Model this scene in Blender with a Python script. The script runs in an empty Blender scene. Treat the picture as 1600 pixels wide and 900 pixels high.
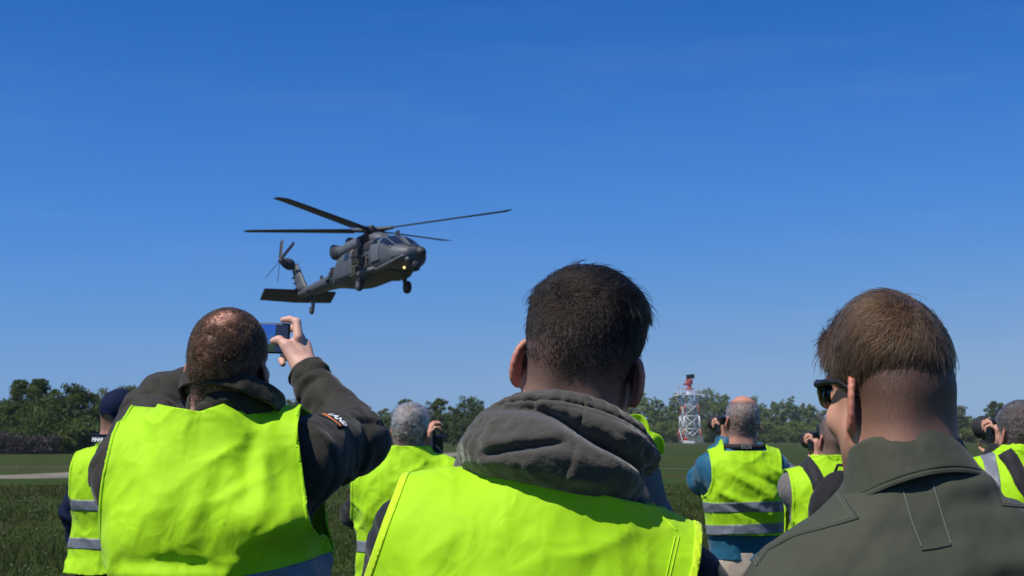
import bpy, math, random
import numpy as np
from mathutils import Vector, Matrix, Euler
from mathutils.bvhtree import BVHTree

rad = math.radians
scene = bpy.context.scene
COL = scene.collection

# ---------------------------------------------------------------- camera
FPX = 2222.0            # focal length in photo pixels (1600 wide) = 50 mm on 36 mm
HOR = 684.0             # horizon row in the photo
PITCH = math.atan((HOR - 450.0) / FPX)
CAMZ = 1.5
cam_d = bpy.data.cameras.new("camera")
cam = bpy.data.objects.new("camera", cam_d)
COL.objects.link(cam)
cam.location = (0, 0, CAMZ)
cam.rotation_euler = (math.pi / 2 + PITCH, 0, 0)
cam_d.sensor_width = 36.0
cam_d.lens = 36.0 * FPX / 1600.0
cam_d.clip_start = 0.05
cam_d.clip_end = 6000
cam_d.dof.use_dof = True
cam_d.dof.focus_distance = 2.3
cam_d.dof.aperture_fstop = 20.0
scene.camera = cam


def at(px, py, Y):
    """world point seen at photo pixel (px, py) at distance Y along the ground"""
    a = (px - 800.0) / FPX
    b = (450.0 - py) / FPX
    c, s = math.cos(PITCH), math.sin(PITCH)
    t = Y / (c - b * s)
    return Vector((a * t, Y, CAMZ + t * (s + b * c)))


# ---------------------------------------------------------------- sky, sun, exposure
SUN_EL = rad(57)
SUN_AZ = rad(236)       # compass style, clockwise from +Y: left and a little behind the camera
to_sun = Vector((math.sin(SUN_AZ) * math.cos(SUN_EL), math.cos(SUN_AZ) * math.cos(SUN_EL), math.sin(SUN_EL)))
world = bpy.data.worlds.new("World")
scene.world = world
world.use_nodes = True
wt = world.node_tree
wt.nodes.clear()
w_out = wt.nodes.new("ShaderNodeOutputWorld")
w_bg = wt.nodes.new("ShaderNodeBackground")
w_sky = wt.nodes.new("ShaderNodeTexSky")
w_sky.sky_type = 'NISHITA'
w_sky.sun_disc = False
w_sky.sun_elevation = SUN_EL
w_sky.sun_rotation = SUN_AZ
w_sky.altitude = 1000
w_sky.air_density = 0.6
w_sky.dust_density = 0.0
w_sky.ozone_density = 6.0
# camera-like colour response of the clear sky, driven by the physical sky's own brightness
w_sep = wt.nodes.new("ShaderNodeSeparateColor")
w_div = wt.nodes.new("ShaderNodeMath")
w_div.operation = 'MULTIPLY'
w_div.inputs[1].default_value = 0.1
w_tone = wt.nodes.new("ShaderNodeValToRGB")
w_com = wt.nodes.new("ShaderNodeVectorMath")
w_com.operation = 'SCALE'
w_com.inputs['Scale'].default_value = 10.0
els = w_tone.color_ramp.elements
SKY = [(0.08, (0.005, 0.040, 0.19)), (0.19, (0.010, 0.078, 0.33)), (0.312, (0.021, 0.140, 0.500)), (0.40, (0.045, 0.198, 0.610)),
       (0.493, (0.071, 0.250, 0.670)), (0.643, (0.132, 0.318, 0.675)), (0.746, (0.188, 0.365, 0.650)), (0.80, (0.235, 0.40, 0.64)), (1.0, (0.34, 0.48, 0.68))]
els[0].position, els[0].color = SKY[0][0], (*SKY[0][1], 1)
els[1].position, els[1].color = SKY[-1][0], (*SKY[-1][1], 1)
for ps, cl in SKY[1:-1]:
    els.new(ps).color = (*cl, 1)
wt.links.new(w_sky.outputs['Color'], w_sep.inputs['Color'])
wt.links.new(w_sep.outputs['Blue'], w_div.inputs[0])
wt.links.new(w_div.outputs[0], w_tone.inputs['Fac'])
wt.links.new(w_tone.outputs['Color'], w_com.inputs[0])
# a few thin streaks of high cirrus
w_tc = wt.nodes.new("ShaderNodeTexCoord")
w_map = wt.nodes.new("ShaderNodeMapping")
w_map.inputs['Rotation'].default_value = (0, rad(-9), rad(10))
w_map.inputs['Scale'].default_value = (3.0, 3.0, 26.0)
w_noi = wt.nodes.new("ShaderNodeTexNoise")
w_noi.inputs['Scale'].default_value = 1.6
w_noi.inputs['Detail'].default_value = 6
w_noi.inputs['Roughness'].default_value = 0.62
w_rmp = wt.nodes.new("ShaderNodeValToRGB")
w_rmp.color_ramp.elements[0].position = 0.48
w_rmp.color_ramp.elements[0].color = (0, 0, 0, 1)
w_rmp.color_ramp.elements[1].position = 0.85
w_rmp.color_ramp.elements[1].color = (0.05, 0.05, 0.05, 1)
w_mix = wt.nodes.new("ShaderNodeMixRGB")
w_mix.inputs['Color2'].default_value = (4.5, 5.4, 7.2, 1)
wt.links.new(w_tc.outputs['Generated'], w_map.inputs['Vector'])
wt.links.new(w_map.outputs['Vector'], w_noi.inputs['Vector'])
wt.links.new(w_noi.outputs['Fac'], w_rmp.inputs['Fac'])
wt.links.new(w_rmp.outputs['Color'], w_mix.inputs['Fac'])
wt.links.new(w_com.outputs['Vector'], w_mix.inputs['Color1'])
wt.links.new(w_mix.outputs['Color'], w_bg.inputs['Color'])
wt.links.new(w_bg.outputs['Background'], w_out.inputs['Surface'])
w_bg.inputs['Strength'].default_value = 0.1

sun_d = bpy.data.lights.new("sun", 'SUN')
sun_d.energy = 4.8
sun_d.angle = rad(0.53)
sun_d.color = (1.0, 0.95, 0.87)
sun = bpy.data.objects.new("sun", sun_d)
COL.objects.link(sun)
sun.rotation_euler = to_sun.to_track_quat('Z', 'Y').to_euler()
sun.location = (-20, -10, 40)

scene.view_settings.view_transform = 'Standard'
scene.view_settings.look = 'None'
scene.view_settings.exposure = 0.0
scene.view_settings.gamma = 1.0
scene.view_settings.use_curve_mapping = False
scene.render.engine = 'CYCLES'
scene.cycles.use_denoising = True
scene.cycles.max_bounces = 8
scene.cycles.transparent_max_bounces = 12
# ================================================================ helpers
rng = np.random.default_rng(7)
_lat = np.random.default_rng(3).random((32, 32, 32)).astype(np.float32) * 2 - 1


def vnoise(P, seed=0.0):
    """smooth value noise in [-1, 1] for points (N, 3)"""
    P = np.asarray(P, np.float32) + np.float32(seed * 7.31)
    i = np.floor(P).astype(np.int64)
    f = P - i
    f = f * f * f * (f * (f * 6 - 15) + 10)
    i &= 31
    j = (i + 1) & 31
    x0, y0, z0, x1, y1, z1 = i[:, 0], i[:, 1], i[:, 2], j[:, 0], j[:, 1], j[:, 2]
    fx, fy, fz = f[:, 0], f[:, 1], f[:, 2]
    a = _lat[x0, y0, z0] * (1 - fx) + _lat[x1, y0, z0] * fx
    b = _lat[x0, y1, z0] * (1 - fx) + _lat[x1, y1, z0] * fx
    c = _lat[x0, y0, z1] * (1 - fx) + _lat[x1, y0, z1] * fx
    d = _lat[x0, y1, z1] * (1 - fx) + _lat[x1, y1, z1] * fx
    return (a * (1 - fy) + b * fy) * (1 - fz) + (c * (1 - fy) + d * fy) * fz


def fbm(P, oct=3, seed=0.0):
    P = np.asarray(P, np.float32)
    s, a = 0, 1.0
    for o in range(oct):
        s = s + a * vnoise(P * (2.03 ** o), seed + o)
        a *= 0.5
    return s


def smooth01(a, b, x):
    t = np.clip((x - a) / (b - a), 0, 1)
    return t * t * (3 - 2 * t)


def mesh_np(name, V, F):
    V = np.asarray(V, np.float32).reshape(-1, 3)
    me = bpy.data.meshes.new(name)
    me.vertices.add(len(V))
    me.vertices.foreach_set('co', V.ravel())
    Fs = F if isinstance(F, (list, tuple)) and len(F) and isinstance(F[0], np.ndarray) else [np.asarray(F, np.int32)]
    Fs = [f for f in Fs if len(f)]
    nl = sum(f.size for f in Fs)
    npoly = sum(len(f) for f in Fs)
    me.loops.add(nl)
    me.polygons.add(npoly)
    me.loops.foreach_set('vertex_index', np.concatenate([f.ravel() for f in Fs]).astype(np.int32))
    ls, o = [], 0
    for f in Fs:
        ls.append(np.arange(len(f)) * f.shape[1] + o)
        o += f.size
    me.polygons.foreach_set('loop_start', np.concatenate(ls).astype(np.int32))
    me.polygons.foreach_set('use_smooth', np.ones(npoly, bool))
    me.update(calc_edges=True)
    me.validate()
    return me


def link(name, me, mat=None, parent=None, smooth=True):
    o = bpy.data.objects.new(name, me)
    COL.objects.link(o)
    if mat is not None and me is not None:
        me.materials.append(mat)
    if parent is not None:
        o.parent = parent
    if me is not None and not smooth:
        me.polygons.foreach_set('use_smooth', np.zeros(len(me.polygons), bool))
    return o


def obj(name, V, F, mat, parent=None, smooth=True):
    return link(name, mesh_np(name, V, F), mat, parent, smooth)


def tag(o, label=None, cat=None, group=None, kind=None):
    if label:
        o['label'] = label
    if cat:
        o['category'] = cat
    if group:
        o['group'] = group
    if kind:
        o['kind'] = kind
    return o


def empty(name, loc=(0, 0, 0), rz=0.0):
    o = bpy.data.objects.new(name, None)
    o.location = loc
    o.rotation_euler = (0, 0, rz)
    COL.objects.link(o)
    return o


def solidify(o, t, offset=0.0):
    m = o.modifiers.new("thickness", 'SOLIDIFY')
    m.thickness = t
    m.offset = offset
    return o


class MB:
    """collects polygons into one mesh"""

    def __init__(s):
        s.V, s.F = [], []

    def add(s, V, F):
        n = len(s.V)
        s.V += [tuple(v) for v in V]
        s.F += [tuple(i + n for i in f) for f in F]
        return s

    def box(s, c, d, R=None):
        c = Vector(c)
        vs = []
        for x in (-1, 1):
            for y in (-1, 1):
                for z in (-1, 1):
                    v = Vector((x * d[0] / 2, y * d[1] / 2, z * d[2] / 2))
                    vs.append(c + (R @ v if R is not None else v))
        return s.add(vs, [(0, 1, 3, 2), (4, 6, 7, 5), (0, 4, 5, 1), (2, 3, 7, 6), (0, 2, 6, 4), (1, 5, 7, 3)])

    def loft(s, rings, closed=True, caps=True):
        n = len(rings[0])
        V = [v for r in rings for v in r]
        F = []
        for i in range(len(rings) - 1):
            for j in range(n if closed else n - 1):
                k = (j + 1) % n
                F.append((i * n + j, i * n + k, (i + 1) * n + k, (i + 1) * n + j))
        if caps and closed:
            F.append(tuple(range(n - 1, -1, -1)))
            F.append(tuple((len(rings) - 1) * n + j for j in range(n)))
        return s.add(V, F)

    def tube(s, pts, r, n=8, flat=1.0, up=None):
        pts = [Vector(p) for p in pts]
        rs = r if isinstance(r, (list, tuple, np.ndarray)) else [r] * len(pts)
        rings = []
        nrm = None
        for i, p in enumerate(pts):
            d = (pts[min(i + 1, len(pts) - 1)] - pts[max(i - 1, 0)])
            d = d.normalized() if d.length > 1e-9 else Vector((0, 0, 1))
            if nrm is None:
                u = Vector(up) if up is not None else (Vector((0, 0, 1)) if abs(d.z) < 0.9 else Vector((1, 0, 0)))
                nrm = (u - d * u.dot(d)).normalized()
            else:
                nrm = (nrm - d * nrm.dot(d))
                nrm = nrm.normalized() if nrm.length > 1e-6 else Vector((1, 0, 0))
            b = d.cross(nrm)
            rings.append([p + (nrm * math.cos(a) * flat + b * math.sin(a)) * float(rs[i]) for a in [2 * math.pi * k / n for k in range(n)]])
        return s.loft(rings)

    def lathe(s, prof, M=None, n=20):
        rings = []
        for (r, h) in prof:
            ring = [Vector((r * math.cos(2 * math.pi * k / n), r * math.sin(2 * math.pi * k / n), h)) for k in range(n)]
            rings.append([M @ v for v in ring] if M is not None else ring)
        return s.loft(rings)

    def obj(s, name, mat, parent=None, smooth=False, bevel=0.0):
        me = bpy.data.meshes.new(name)
        me.from_pydata([tuple(v) for v in s.V], [], s.F)
        me.update()
        me.validate()
        me.polygons.foreach_set('use_smooth', np.full(len(me.polygons), smooth, bool))
        o = link(name, me, mat, parent)
        if not smooth and bevel == 0:
            o.data.polygons.foreach_set('use_smooth', np.zeros(len(me.polygons), bool))
        if bevel:
            b = o.modifiers.new("edge", 'BEVEL')
            b.width = bevel
            b.segments = 2
            b.limit_method = 'ANGLE'
        return o


# ---------------------------------------------------------------- implicit surfaces
class Grid:
    def __init__(s, xs, ys, zs):
        s.xs, s.ys, s.zs = (np.asarray(a, np.float32) for a in (xs, ys, zs))
        s.F = np.full((len(s.xs), len(s.ys), len(s.zs)), 1.0, np.float32)

    def _sub(s, lo, hi, m):
        sl = []
        for a, l, h in zip((s.xs, s.ys, s.zs), lo, hi):
            i0 = max(0, int(np.searchsorted(a, l - m)) - 1)
            i1 = min(len(a), int(np.searchsorted(a, h + m)) + 1)
            sl.append(slice(i0, max(i0, i1)))
        return tuple(sl)

    def put(s, fn, lo, hi, k=0.02, cut=False):
        sl = s._sub(lo, hi, k + 0.02)
        if any(q.stop <= q.start for q in sl):
            return s
        x = s.xs[sl[0]][:, None, None]
        y = s.ys[sl[1]][None, :, None]
        z = s.zs[sl[2]][None, None, :]
        d = fn(x, y, z).astype(np.float32)
        A = s.F[sl]
        if cut:
            A, d = -A, d
        h = np.maximum(k - np.abs(A - d), 0.0) / max(k, 1e-6)
        r = np.minimum(A, d) - h * h * k * 0.25
        s.F[sl] = -r if cut else r
        return s

    def cone(s, a, b, ra, rb, k=0.02, cut=False):
        a, b = np.asarray(a, float), np.asarray(b, float)
        ab = b - a
        L2 = max(float(ab @ ab), 1e-9)

        def fn(x, y, z):
            px, py, pz = x - a[0], y - a[1], z - a[2]
            t = np.clip((px * ab[0] + py * ab[1] + pz * ab[2]) / L2, 0, 1)
            return np.sqrt((px - t * ab[0]) ** 2 + (py - t * ab[1]) ** 2 + (pz - t * ab[2]) ** 2) - (ra + t * (rb - ra))
        R = max(ra, rb)
        return s.put(fn, np.minimum(a, b) - R, np.maximum(a, b) + R, k, cut)

    def ell(s, c, r, M=None, k=0.02, cut=False):
        """ellipsoid with centre c and radii r in frame M (4x4, default identity)"""
        M = M if M is not None else Matrix.Identity(4)
        Mi = np.array((M @ Matrix.Translation(c)).inverted())
        C = M @ Vector(c)
        R3 = np.array(M.to_3x3())
        ext = np.sqrt(((R3 * np.array(r)[None, :]) ** 2).sum(1))
        r = np.array(r, float)

        def fn(x, y, z):
            q = [Mi[i, 0] * x + Mi[i, 1] * y + Mi[i, 2] * z + Mi[i, 3] for i in range(3)]
            k0 = np.sqrt(sum((q[i] / r[i]) ** 2 for i in range(3)))
            k1 = np.sqrt(sum((q[i] / r[i] ** 2) ** 2 for i in range(3))) + 1e-6
            return k0 * (k0 - 1) / k1
        C = np.array(C)
        return s.put(fn, C - ext, C + ext, k, cut)

    def loft(s, keys, M=None, off=0.0, k=0.03, n=2.4):
        """keys: rows (z, cx, cy, half width, half depth) in frame M"""
        K = np.array(keys, float)
        M = M if M is not None else Matrix.Identity(4)
        Mi = np.array(M.inverted())
        zz = np.linspace(K[0, 0], K[-1, 0], 200)

        def cr(col):     # smoothed key curve
            v = np.interp(zz, K[:, 0], K[:, col])
            w = np.hanning(25)
            w /= w.sum()
            return np.convolve(np.pad(v, 12, mode='edge'), w, 'valid')
        cx, cy, aa, bb = cr(1), cr(2), cr(3), cr(4)

        def fn(x, y, z):
            qx = Mi[0, 0] * x + Mi[0, 1] * y + Mi[0, 2] * z + Mi[0, 3]
            qy = Mi[1, 0] * x + Mi[1, 1] * y + Mi[1, 2] * z + Mi[1, 3]
            qz = Mi[2, 0] * x + Mi[2, 1] * y + Mi[2, 2] * z + Mi[2, 3]
            A = np.interp(qz, zz, aa) + off
            B = np.interp(qz, zz, bb) + off
            u = np.abs(qx - np.interp(qz, zz, cx)) / A
            v = np.abs(qy - np.interp(qz, zz, cy)) / B
            d = ((u ** n + v ** n) ** (1.0 / n) - 1) * np.minimum(A, B)
            return np.maximum(d, np.maximum(K[0, 0] - qz, qz - K[-1, 0]))
        a = K[:, 3].max() + off + np.abs(K[:, 1]).max()
        b = K[:, 4].max() + off + np.abs(K[:, 2]).max()
        cs = [M @ Vector((i * a, j * b, zq)) for i in (-1, 1) for j in (-1, 1) for zq in (K[0, 0], K[-1, 0])]
        cs = np.array([tuple(c) for c in cs])
        return s.put(fn, cs.min(0), cs.max(0), k)

    def nets(s, smooth=2):
        F = s.F
        S = F < 0
        nx, ny, nz = F.shape
        cnt = np.zeros((nx - 1, ny - 1, nz - 1), np.int8)
        for i in (0, 1):
            for j in (0, 1):
                for k in (0, 1):
                    cnt += S[i:nx - 1 + i, j:ny - 1 + j, k:nz - 1 + k]
        act = (cnt > 0) & (cnt < 8)
        I, J, K = np.nonzero(act)
        idx = np.full(act.shape, -1, np.int32)
        idx[I, J, K] = np.arange(len(I))
        acc = np.zeros((len(I), 3), np.float32)
        num = np.zeros(len(I), np.float32)
        ax = (s.xs, s.ys, s.zs)
        corners = [(i, j, k) for i in (0, 1) for j in (0, 1) for k in (0, 1)]
        for a in corners:
            for d in range(3):
                if a[d] == 1:
                    continue
                b = list(a)
                b[d] = 1
                fa = F[I + a[0], J + a[1], K + a[2]]
                fb = F[I + b[0], J + b[1], K + b[2]]
                m = (fa < 0) != (fb < 0)
                t = np.where(m, fa / np.where(fa == fb, 1, fa - fb), 0)
                base = [I, J, K]
                for e in range(3):
                    pa = ax[e][base[e] + a[e]]
                    pb = ax[e][base[e] + b[e]]
                    acc[:, e] += np.where(m, pa + t * (pb - pa), 0)
                num += m
        V = acc / num[:, None]
        Q = []
        for d in range(3):
            sa = [slice(0, nx), slice(0, ny), slice(0, nz)]
            sb = list(sa)
            sa[d] = slice(0, F.shape[d] - 1)
            sb[d] = slice(1, F.shape[d])
            A, B = S[tuple(sa)], S[tuple(sb)]
            ch = A != B
            e, f = (d + 1) % 3, (d + 2) % 3
            P = np.array(np.nonzero(ch))
            ok = (P[e] > 0) & (P[f] > 0) & (P[e] < F.shape[e] - 1) & (P[f] < F.shape[f] - 1)
            P = P[:, ok]
            neg = A[P[0], P[1], P[2]]
            q = []
            for (de, df) in ((1, 1), (0, 1), (0, 0), (1, 0)):
                C = P.copy()
                C[e] -= de
                C[f] -= df
                q.append(idx[C[0], C[1], C[2]])
            q = np.array(q).T
            q[~neg] = q[~neg][:, ::-1]
            Q.append(q)
        Q = np.concatenate(Q)
        Q = Q[(Q >= 0).all(1)]
        return relax(V, Q, smooth), Q


def relax(V, Q, it):
    if it <= 0:
        return V
    k = Q.shape[1]
    E = np.concatenate([Q[:, [i, (i + 1) % k]] for i in range(k)])
    n = len(V)
    deg = np.bincount(E[:, 0], minlength=n) + np.bincount(E[:, 1], minlength=n)
    deg = np.maximum(deg, 1)
    for _ in range(it):
        out = np.empty_like(V)
        for c in range(3):
            out[:, c] = (np.bincount(E[:, 0], V[E[:, 1], c], n) + np.bincount(E[:, 1], V[E[:, 0], c], n)) / deg
        V = (V * 0.35 + out * 0.65).astype(np.float32)
    return V


def vnormals(V, F):
    a, b, c = V[F[:, 0]], V[F[:, 1]], V[F[:, 2]]
    n = np.cross(b - a, c - a)
    if F.shape[1] == 4:
        n = n + np.cross(c - a, V[F[:, 3]] - a)
    N = np.zeros_like(V)
    for i in range(F.shape[1]):
        for d in range(3):
            N[:, d] += np.bincount(F[:, i], n[:, d], len(V))
    return N / (np.linalg.norm(N, axis=1, keepdims=True) + 1e-9)


def tri(F):
    return F if F.shape[1] == 3 else np.concatenate([F[:, [0, 1, 2]], F[:, [0, 2, 3]]])


def compact(V, F, *extra):
    used = np.unique(F)
    mp = np.full(len(V), -1, np.int64)
    mp[used] = np.arange(len(used))
    return (V[used], mp[F]) + tuple(e[used] for e in extra)


def clip(V, F, g):
    """keep the part of a triangle mesh where g < 0, cut cleanly along g = 0"""
    F = tri(F)
    ins = g < 0
    cnt = ins[F].sum(1)
    out = [F[cnt == 3]]
    Vn = [V]
    n0 = len(V)
    base = n0
    cache_key, parts = [], []
    for want in (1, 2):
        T = F[cnt == want]
        if not len(T):
            continue
        odd = ins[T] if want == 1 else ~ins[T]
        r = np.argmax(odd, 1)
        T = np.stack([T[np.arange(len(T)), (r + i) % 3] for i in range(3)], 1)
        parts.append((want, T))
    edges = []
    for want, T in parts:
        edges.append(np.sort(T[:, [0, 1]], 1))
        edges.append(np.sort(T[:, [0, 2]], 1))
    if edges:
        E = np.concatenate(edges)
        u, inv = np.unique(E[:, 0].astype(np.int64) * n0 + E[:, 1], return_inverse=True)
        inv = inv.ravel()
        a, b = (u // n0), (u % n0)
        t = (g[a] / (g[a] - g[b]))[:, None]
        Vn.append(V[a] + t * (V[b] - V[a]))
        o = 0
        for want, T in parts:
            e1 = inv[o:o + len(T)] + base
            e2 = inv[o + len(T):o + 2 * len(T)] + base
            o += 2 * len(T)
            if want == 1:
                out.append(np.stack([T[:, 0], e1, e2], 1))
            else:
                out.append(np.stack([e1, T[:, 1], T[:, 2]], 1))
                out.append(np.stack([e1, T[:, 2], e2], 1))
    V2 = np.concatenate(Vn).astype(np.float32)
    F2 = np.concatenate(out)
    return compact(V2, F2)


def axis(segs):
    """coordinates with varying step: [(start, end, step), ...] contiguous"""
    out = [segs[0][0]]
    for a, b, h in segs:
        n = max(1, int(round((b - a) / h)))
        out += list(np.linspace(a, b, n + 1)[1:])
    return np.array(out, np.float32)


def fset(me, name, vals):
    at_ = me.attributes.new(name, 'FLOAT', 'POINT')
    at_.data.foreach_set('value', np.asarray(vals, np.float32))
# ================================================================ materials
def new_mat(name):
    m = bpy.data.materials.new(name)
    m.use_nodes = True
    nt = m.node_tree
    b = nt.nodes['Principled BSDF']
    return m, nt, b


def N(nt, kind, **kw):
    n = nt.nodes.new(kind)
    for k, v in kw.items():
        if k in n.inputs:
            n.inputs[k].default_value = v
        else:
            setattr(n, k, v)
    return n


def add_bump(nt, b, height_out, strength, dist, prev=None):
    bp = N(nt, "ShaderNodeBump")
    bp.inputs['Strength'].default_value = strength
    bp.inputs['Distance'].default_value = dist
    nt.links.new(height_out, bp.inputs['Height'])
    if prev is not None:
        nt.links.new(prev, bp.inputs['Normal'])
    nt.links.new(bp.outputs['Normal'], b.inputs['Normal'])
    return bp.outputs['Normal']


def plain(name, col, rough=0.6, metal=0.0, var=0.12, scale=8.0, bump=0.0, bscale=60.0, spec=0.5, coat=0.0):
    """procedural: base colour with blotchy variation, fine relief"""
    m, nt, b = new_mat(name)
    b.inputs['Roughness'].default_value = rough
    b.inputs['Metallic'].default_value = metal
    b.inputs['Specular IOR Level'].default_value = spec
    b.inputs['Coat Weight'].default_value = coat
    tc = N(nt, "ShaderNodeTexCoord")
    no = N(nt, "ShaderNodeTexNoise", Scale=scale, Detail=5.0, Roughness=0.6)
    nt.links.new(tc.outputs['Object'], no.inputs['Vector'])
    mr = N(nt, "ShaderNodeMapRange")
    mr.inputs['From Min'].default_value = 0.25
    mr.inputs['From Max'].default_value = 0.75
    mr.inputs['To Min'].default_value = 1 - var
    mr.inputs['To Max'].default_value = 1 + var
    nt.links.new(no.outputs['Fac'], mr.inputs['Value'])
    mx = N(nt, "ShaderNodeVectorMath", operation='SCALE')
    mx.inputs[0].default_value = col
    nt.links.new(mr.outputs['Result'], mx.inputs['Scale'])
    nt.links.new(mx.outputs['Vector'], b.inputs['Base Color'])
    if bump:
        n2 = N(nt, "ShaderNodeTexNoise", Scale=bscale, Detail=3.0)
        nt.links.new(tc.outputs['Object'], n2.inputs['Vector'])
        add_bump(nt, b, n2.outputs['Fac'], bump, 0.01)
    return m


def cloth(name, col, rough=0.85, weave=900.0, wrinkle=0.35, wscale=9.0, fine=0.25, var=0.1, sheen=0.15, translucent=0.0, stretch=(1, 1, 0.6), spec=0.25, wdist=0.012, crease=0.0, crease_scale=9.0):
    m, nt, b = new_mat(name)
    b.inputs['Roughness'].default_value = rough
    b.inputs['Sheen Weight'].default_value = sheen
    b.inputs['Sheen Roughness'].default_value = 0.5
    b.inputs['Specular IOR Level'].default_value = spec
    tc = N(nt, "ShaderNodeTexCoord")
    mp = N(nt, "ShaderNodeMapping")
    mp.inputs['Scale'].default_value = stretch
    nt.links.new(tc.outputs['Object'], mp.inputs['Vector'])
    no = N(nt, "ShaderNodeTexNoise", Scale=3.5, Detail=6.0, Roughness=0.65)
    nt.links.new(tc.outputs['Object'], no.inputs['Vector'])
    mr = N(nt, "ShaderNodeMapRange")
    mr.inputs['From Min'].default_value = 0.3
    mr.inputs['From Max'].default_value = 0.7
    mr.inputs['To Min'].default_value = 1 - var
    mr.inputs['To Max'].default_value = 1 + var
    nt.links.new(no.outputs['Fac'], mr.inputs['Value'])
    mx = N(nt, "ShaderNodeVectorMath", operation='SCALE')
    mx.inputs[0].default_value = col
    nt.links.new(mr.outputs['Result'], mx.inputs['Scale'])
    nt.links.new(mx.outputs['Vector'], b.inputs['Base Color'])
    # soft creases
    w = N(nt, "ShaderNodeTexNoise", Scale=wscale, Detail=4.0, Roughness=0.5, Distortion=0.8)
    w.noise_type = 'RIDGED_MULTIFRACTAL'
    nt.links.new(mp.outputs['Vector'], w.inputs['Vector'])
    nrm = add_bump(nt, b, w.outputs['Fac'], wrinkle, wdist)
    # sharp creases where thin cloth has been folded and sat on
    ds = N(nt, "ShaderNodeTexNoise", Scale=6.0, Detail=3.0)
    nt.links.new(tc.outputs['Object'], ds.inputs['Vector'])
    dm = N(nt, "ShaderNodeMixRGB", Fac=0.14)
    nt.links.new(mp.outputs['Vector'], dm.inputs['Color1'])
    nt.links.new(ds.outputs['Color'], dm.inputs['Color2'])
    for vs, vstr in ((crease_scale, crease), (crease_scale * 2.3, crease * 0.6)):
        if vstr > 0:
            vo_ = N(nt, "ShaderNodeTexVoronoi", Scale=vs)
            vo_.feature = 'DISTANCE_TO_EDGE'
            nt.links.new(dm.outputs['Color'], vo_.inputs['Vector'])
            vm = N(nt, "ShaderNodeMapRange")
            vm.inputs['From Max'].default_value = 0.22
            vm.interpolation_type = 'SMOOTHSTEP'
            nt.links.new(vo_.outputs['Distance'], vm.inputs['Value'])
            nrm = add_bump(nt, b, vm.outputs['Result'], vstr, 0.03 / vs, nrm)
    f = N(nt, "ShaderNodeTexNoise", Scale=weave, Detail=1.0)
    nt.links.new(tc.outputs['Object'], f.inputs['Vector'])
    nrm = add_bump(nt, b, f.outputs['Fac'], fine, 0.001, nrm)
    if translucent:
        out = nt.nodes['Material Output']
        tr = N(nt, "ShaderNodeBsdfTranslucent")
        nt.links.new(mx.outputs['Vector'], tr.inputs['Color'])
        ms = N(nt, "ShaderNodeMixShader", Fac=translucent)
        nt.links.new(b.outputs['BSDF'], ms.inputs[1])
        nt.links.new(tr.outputs['BSDF'], ms.inputs[2])
        nt.links.new(ms.outputs['Shader'], out.inputs['Surface'])
    return m


def skin_mat(name, skin, stubble, red=(0.50, 0.16, 0.11)):
    """skin with pores, ruddy patches, and the shaved hair shadow stored in the 'scalp' attribute"""
    m, nt, b = new_mat(name)
    b.inputs['Roughness'].default_value = 0.5
    b.inputs['Subsurface Weight'].default_value = 0.25
    b.inputs['Subsurface Radius'].default_value = (0.012, 0.004, 0.002)
    b.inputs['Subsurface Scale'].default_value = 0.6
    b.inputs['Specular IOR Level'].default_value = 0.4
    tc = N(nt, "ShaderNodeTexCoord")
    no = N(nt, "ShaderNodeTexNoise", Scale=34.0, Detail=8.0, Roughness=0.72)
    nt.links.new(tc.outputs['Object'], no.inputs['Vector'])
    a0 = N(nt, "ShaderNodeAttribute", attribute_name='red')
    m0 = N(nt, "ShaderNodeMath", operation='MULTIPLY_ADD')
    nt.links.new(no.outputs['Fac'], m0.inputs[0])
    m0.inputs[1].default_value = 0.5
    nt.links.new(a0.outputs['Fac'], m0.inputs[2])
    mixr = N(nt, "ShaderNodeMixRGB")
    mixr.inputs['Color1'].default_value = (*skin, 1)
    mixr.inputs['Color2'].default_value = (*red, 1)
    nt.links.new(m0.outputs[0], mixr.inputs['Fac'])
    a1 = N(nt, "ShaderNodeAttribute", attribute_name='scalp')
    sp = N(nt, "ShaderNodeTexNoise", Scale=900.0, Detail=2.0)
    nt.links.new(tc.outputs['Object'], sp.inputs['Vector'])
    m1 = N(nt, "ShaderNodeMath", operation='MULTIPLY')
    mr = N(nt, "ShaderNodeMapRange")
    mr.inputs['From Min'].default_value = 0.35
    mr.inputs['From Max'].default_value = 0.6
    mr.inputs['To Min'].default_value = 0.82
    mr.inputs['To Max'].default_value = 1.08
    nt.links.new(sp.outputs['Fac'], mr.inputs['Value'])
    nt.links.new(a1.outputs['Fac'], m1.inputs[0])
    nt.links.new(mr.outputs['Result'], m1.inputs[1])
    m1.use_clamp = True
    mixs = N(nt, "ShaderNodeMixRGB")
    mixs.inputs['Color2'].default_value = (*stubble, 1)
    nt.links.new(m1.outputs[0], mixs.inputs['Fac'])
    nt.links.new(mixr.outputs['Color'], mixs.inputs['Color1'])
    nt.links.new(mixs.outputs['Color'], b.inputs['Base Color'])
    add_bump(nt, b, sp.outputs['Fac'], 0.35, 0.0012)
    return m


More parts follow.
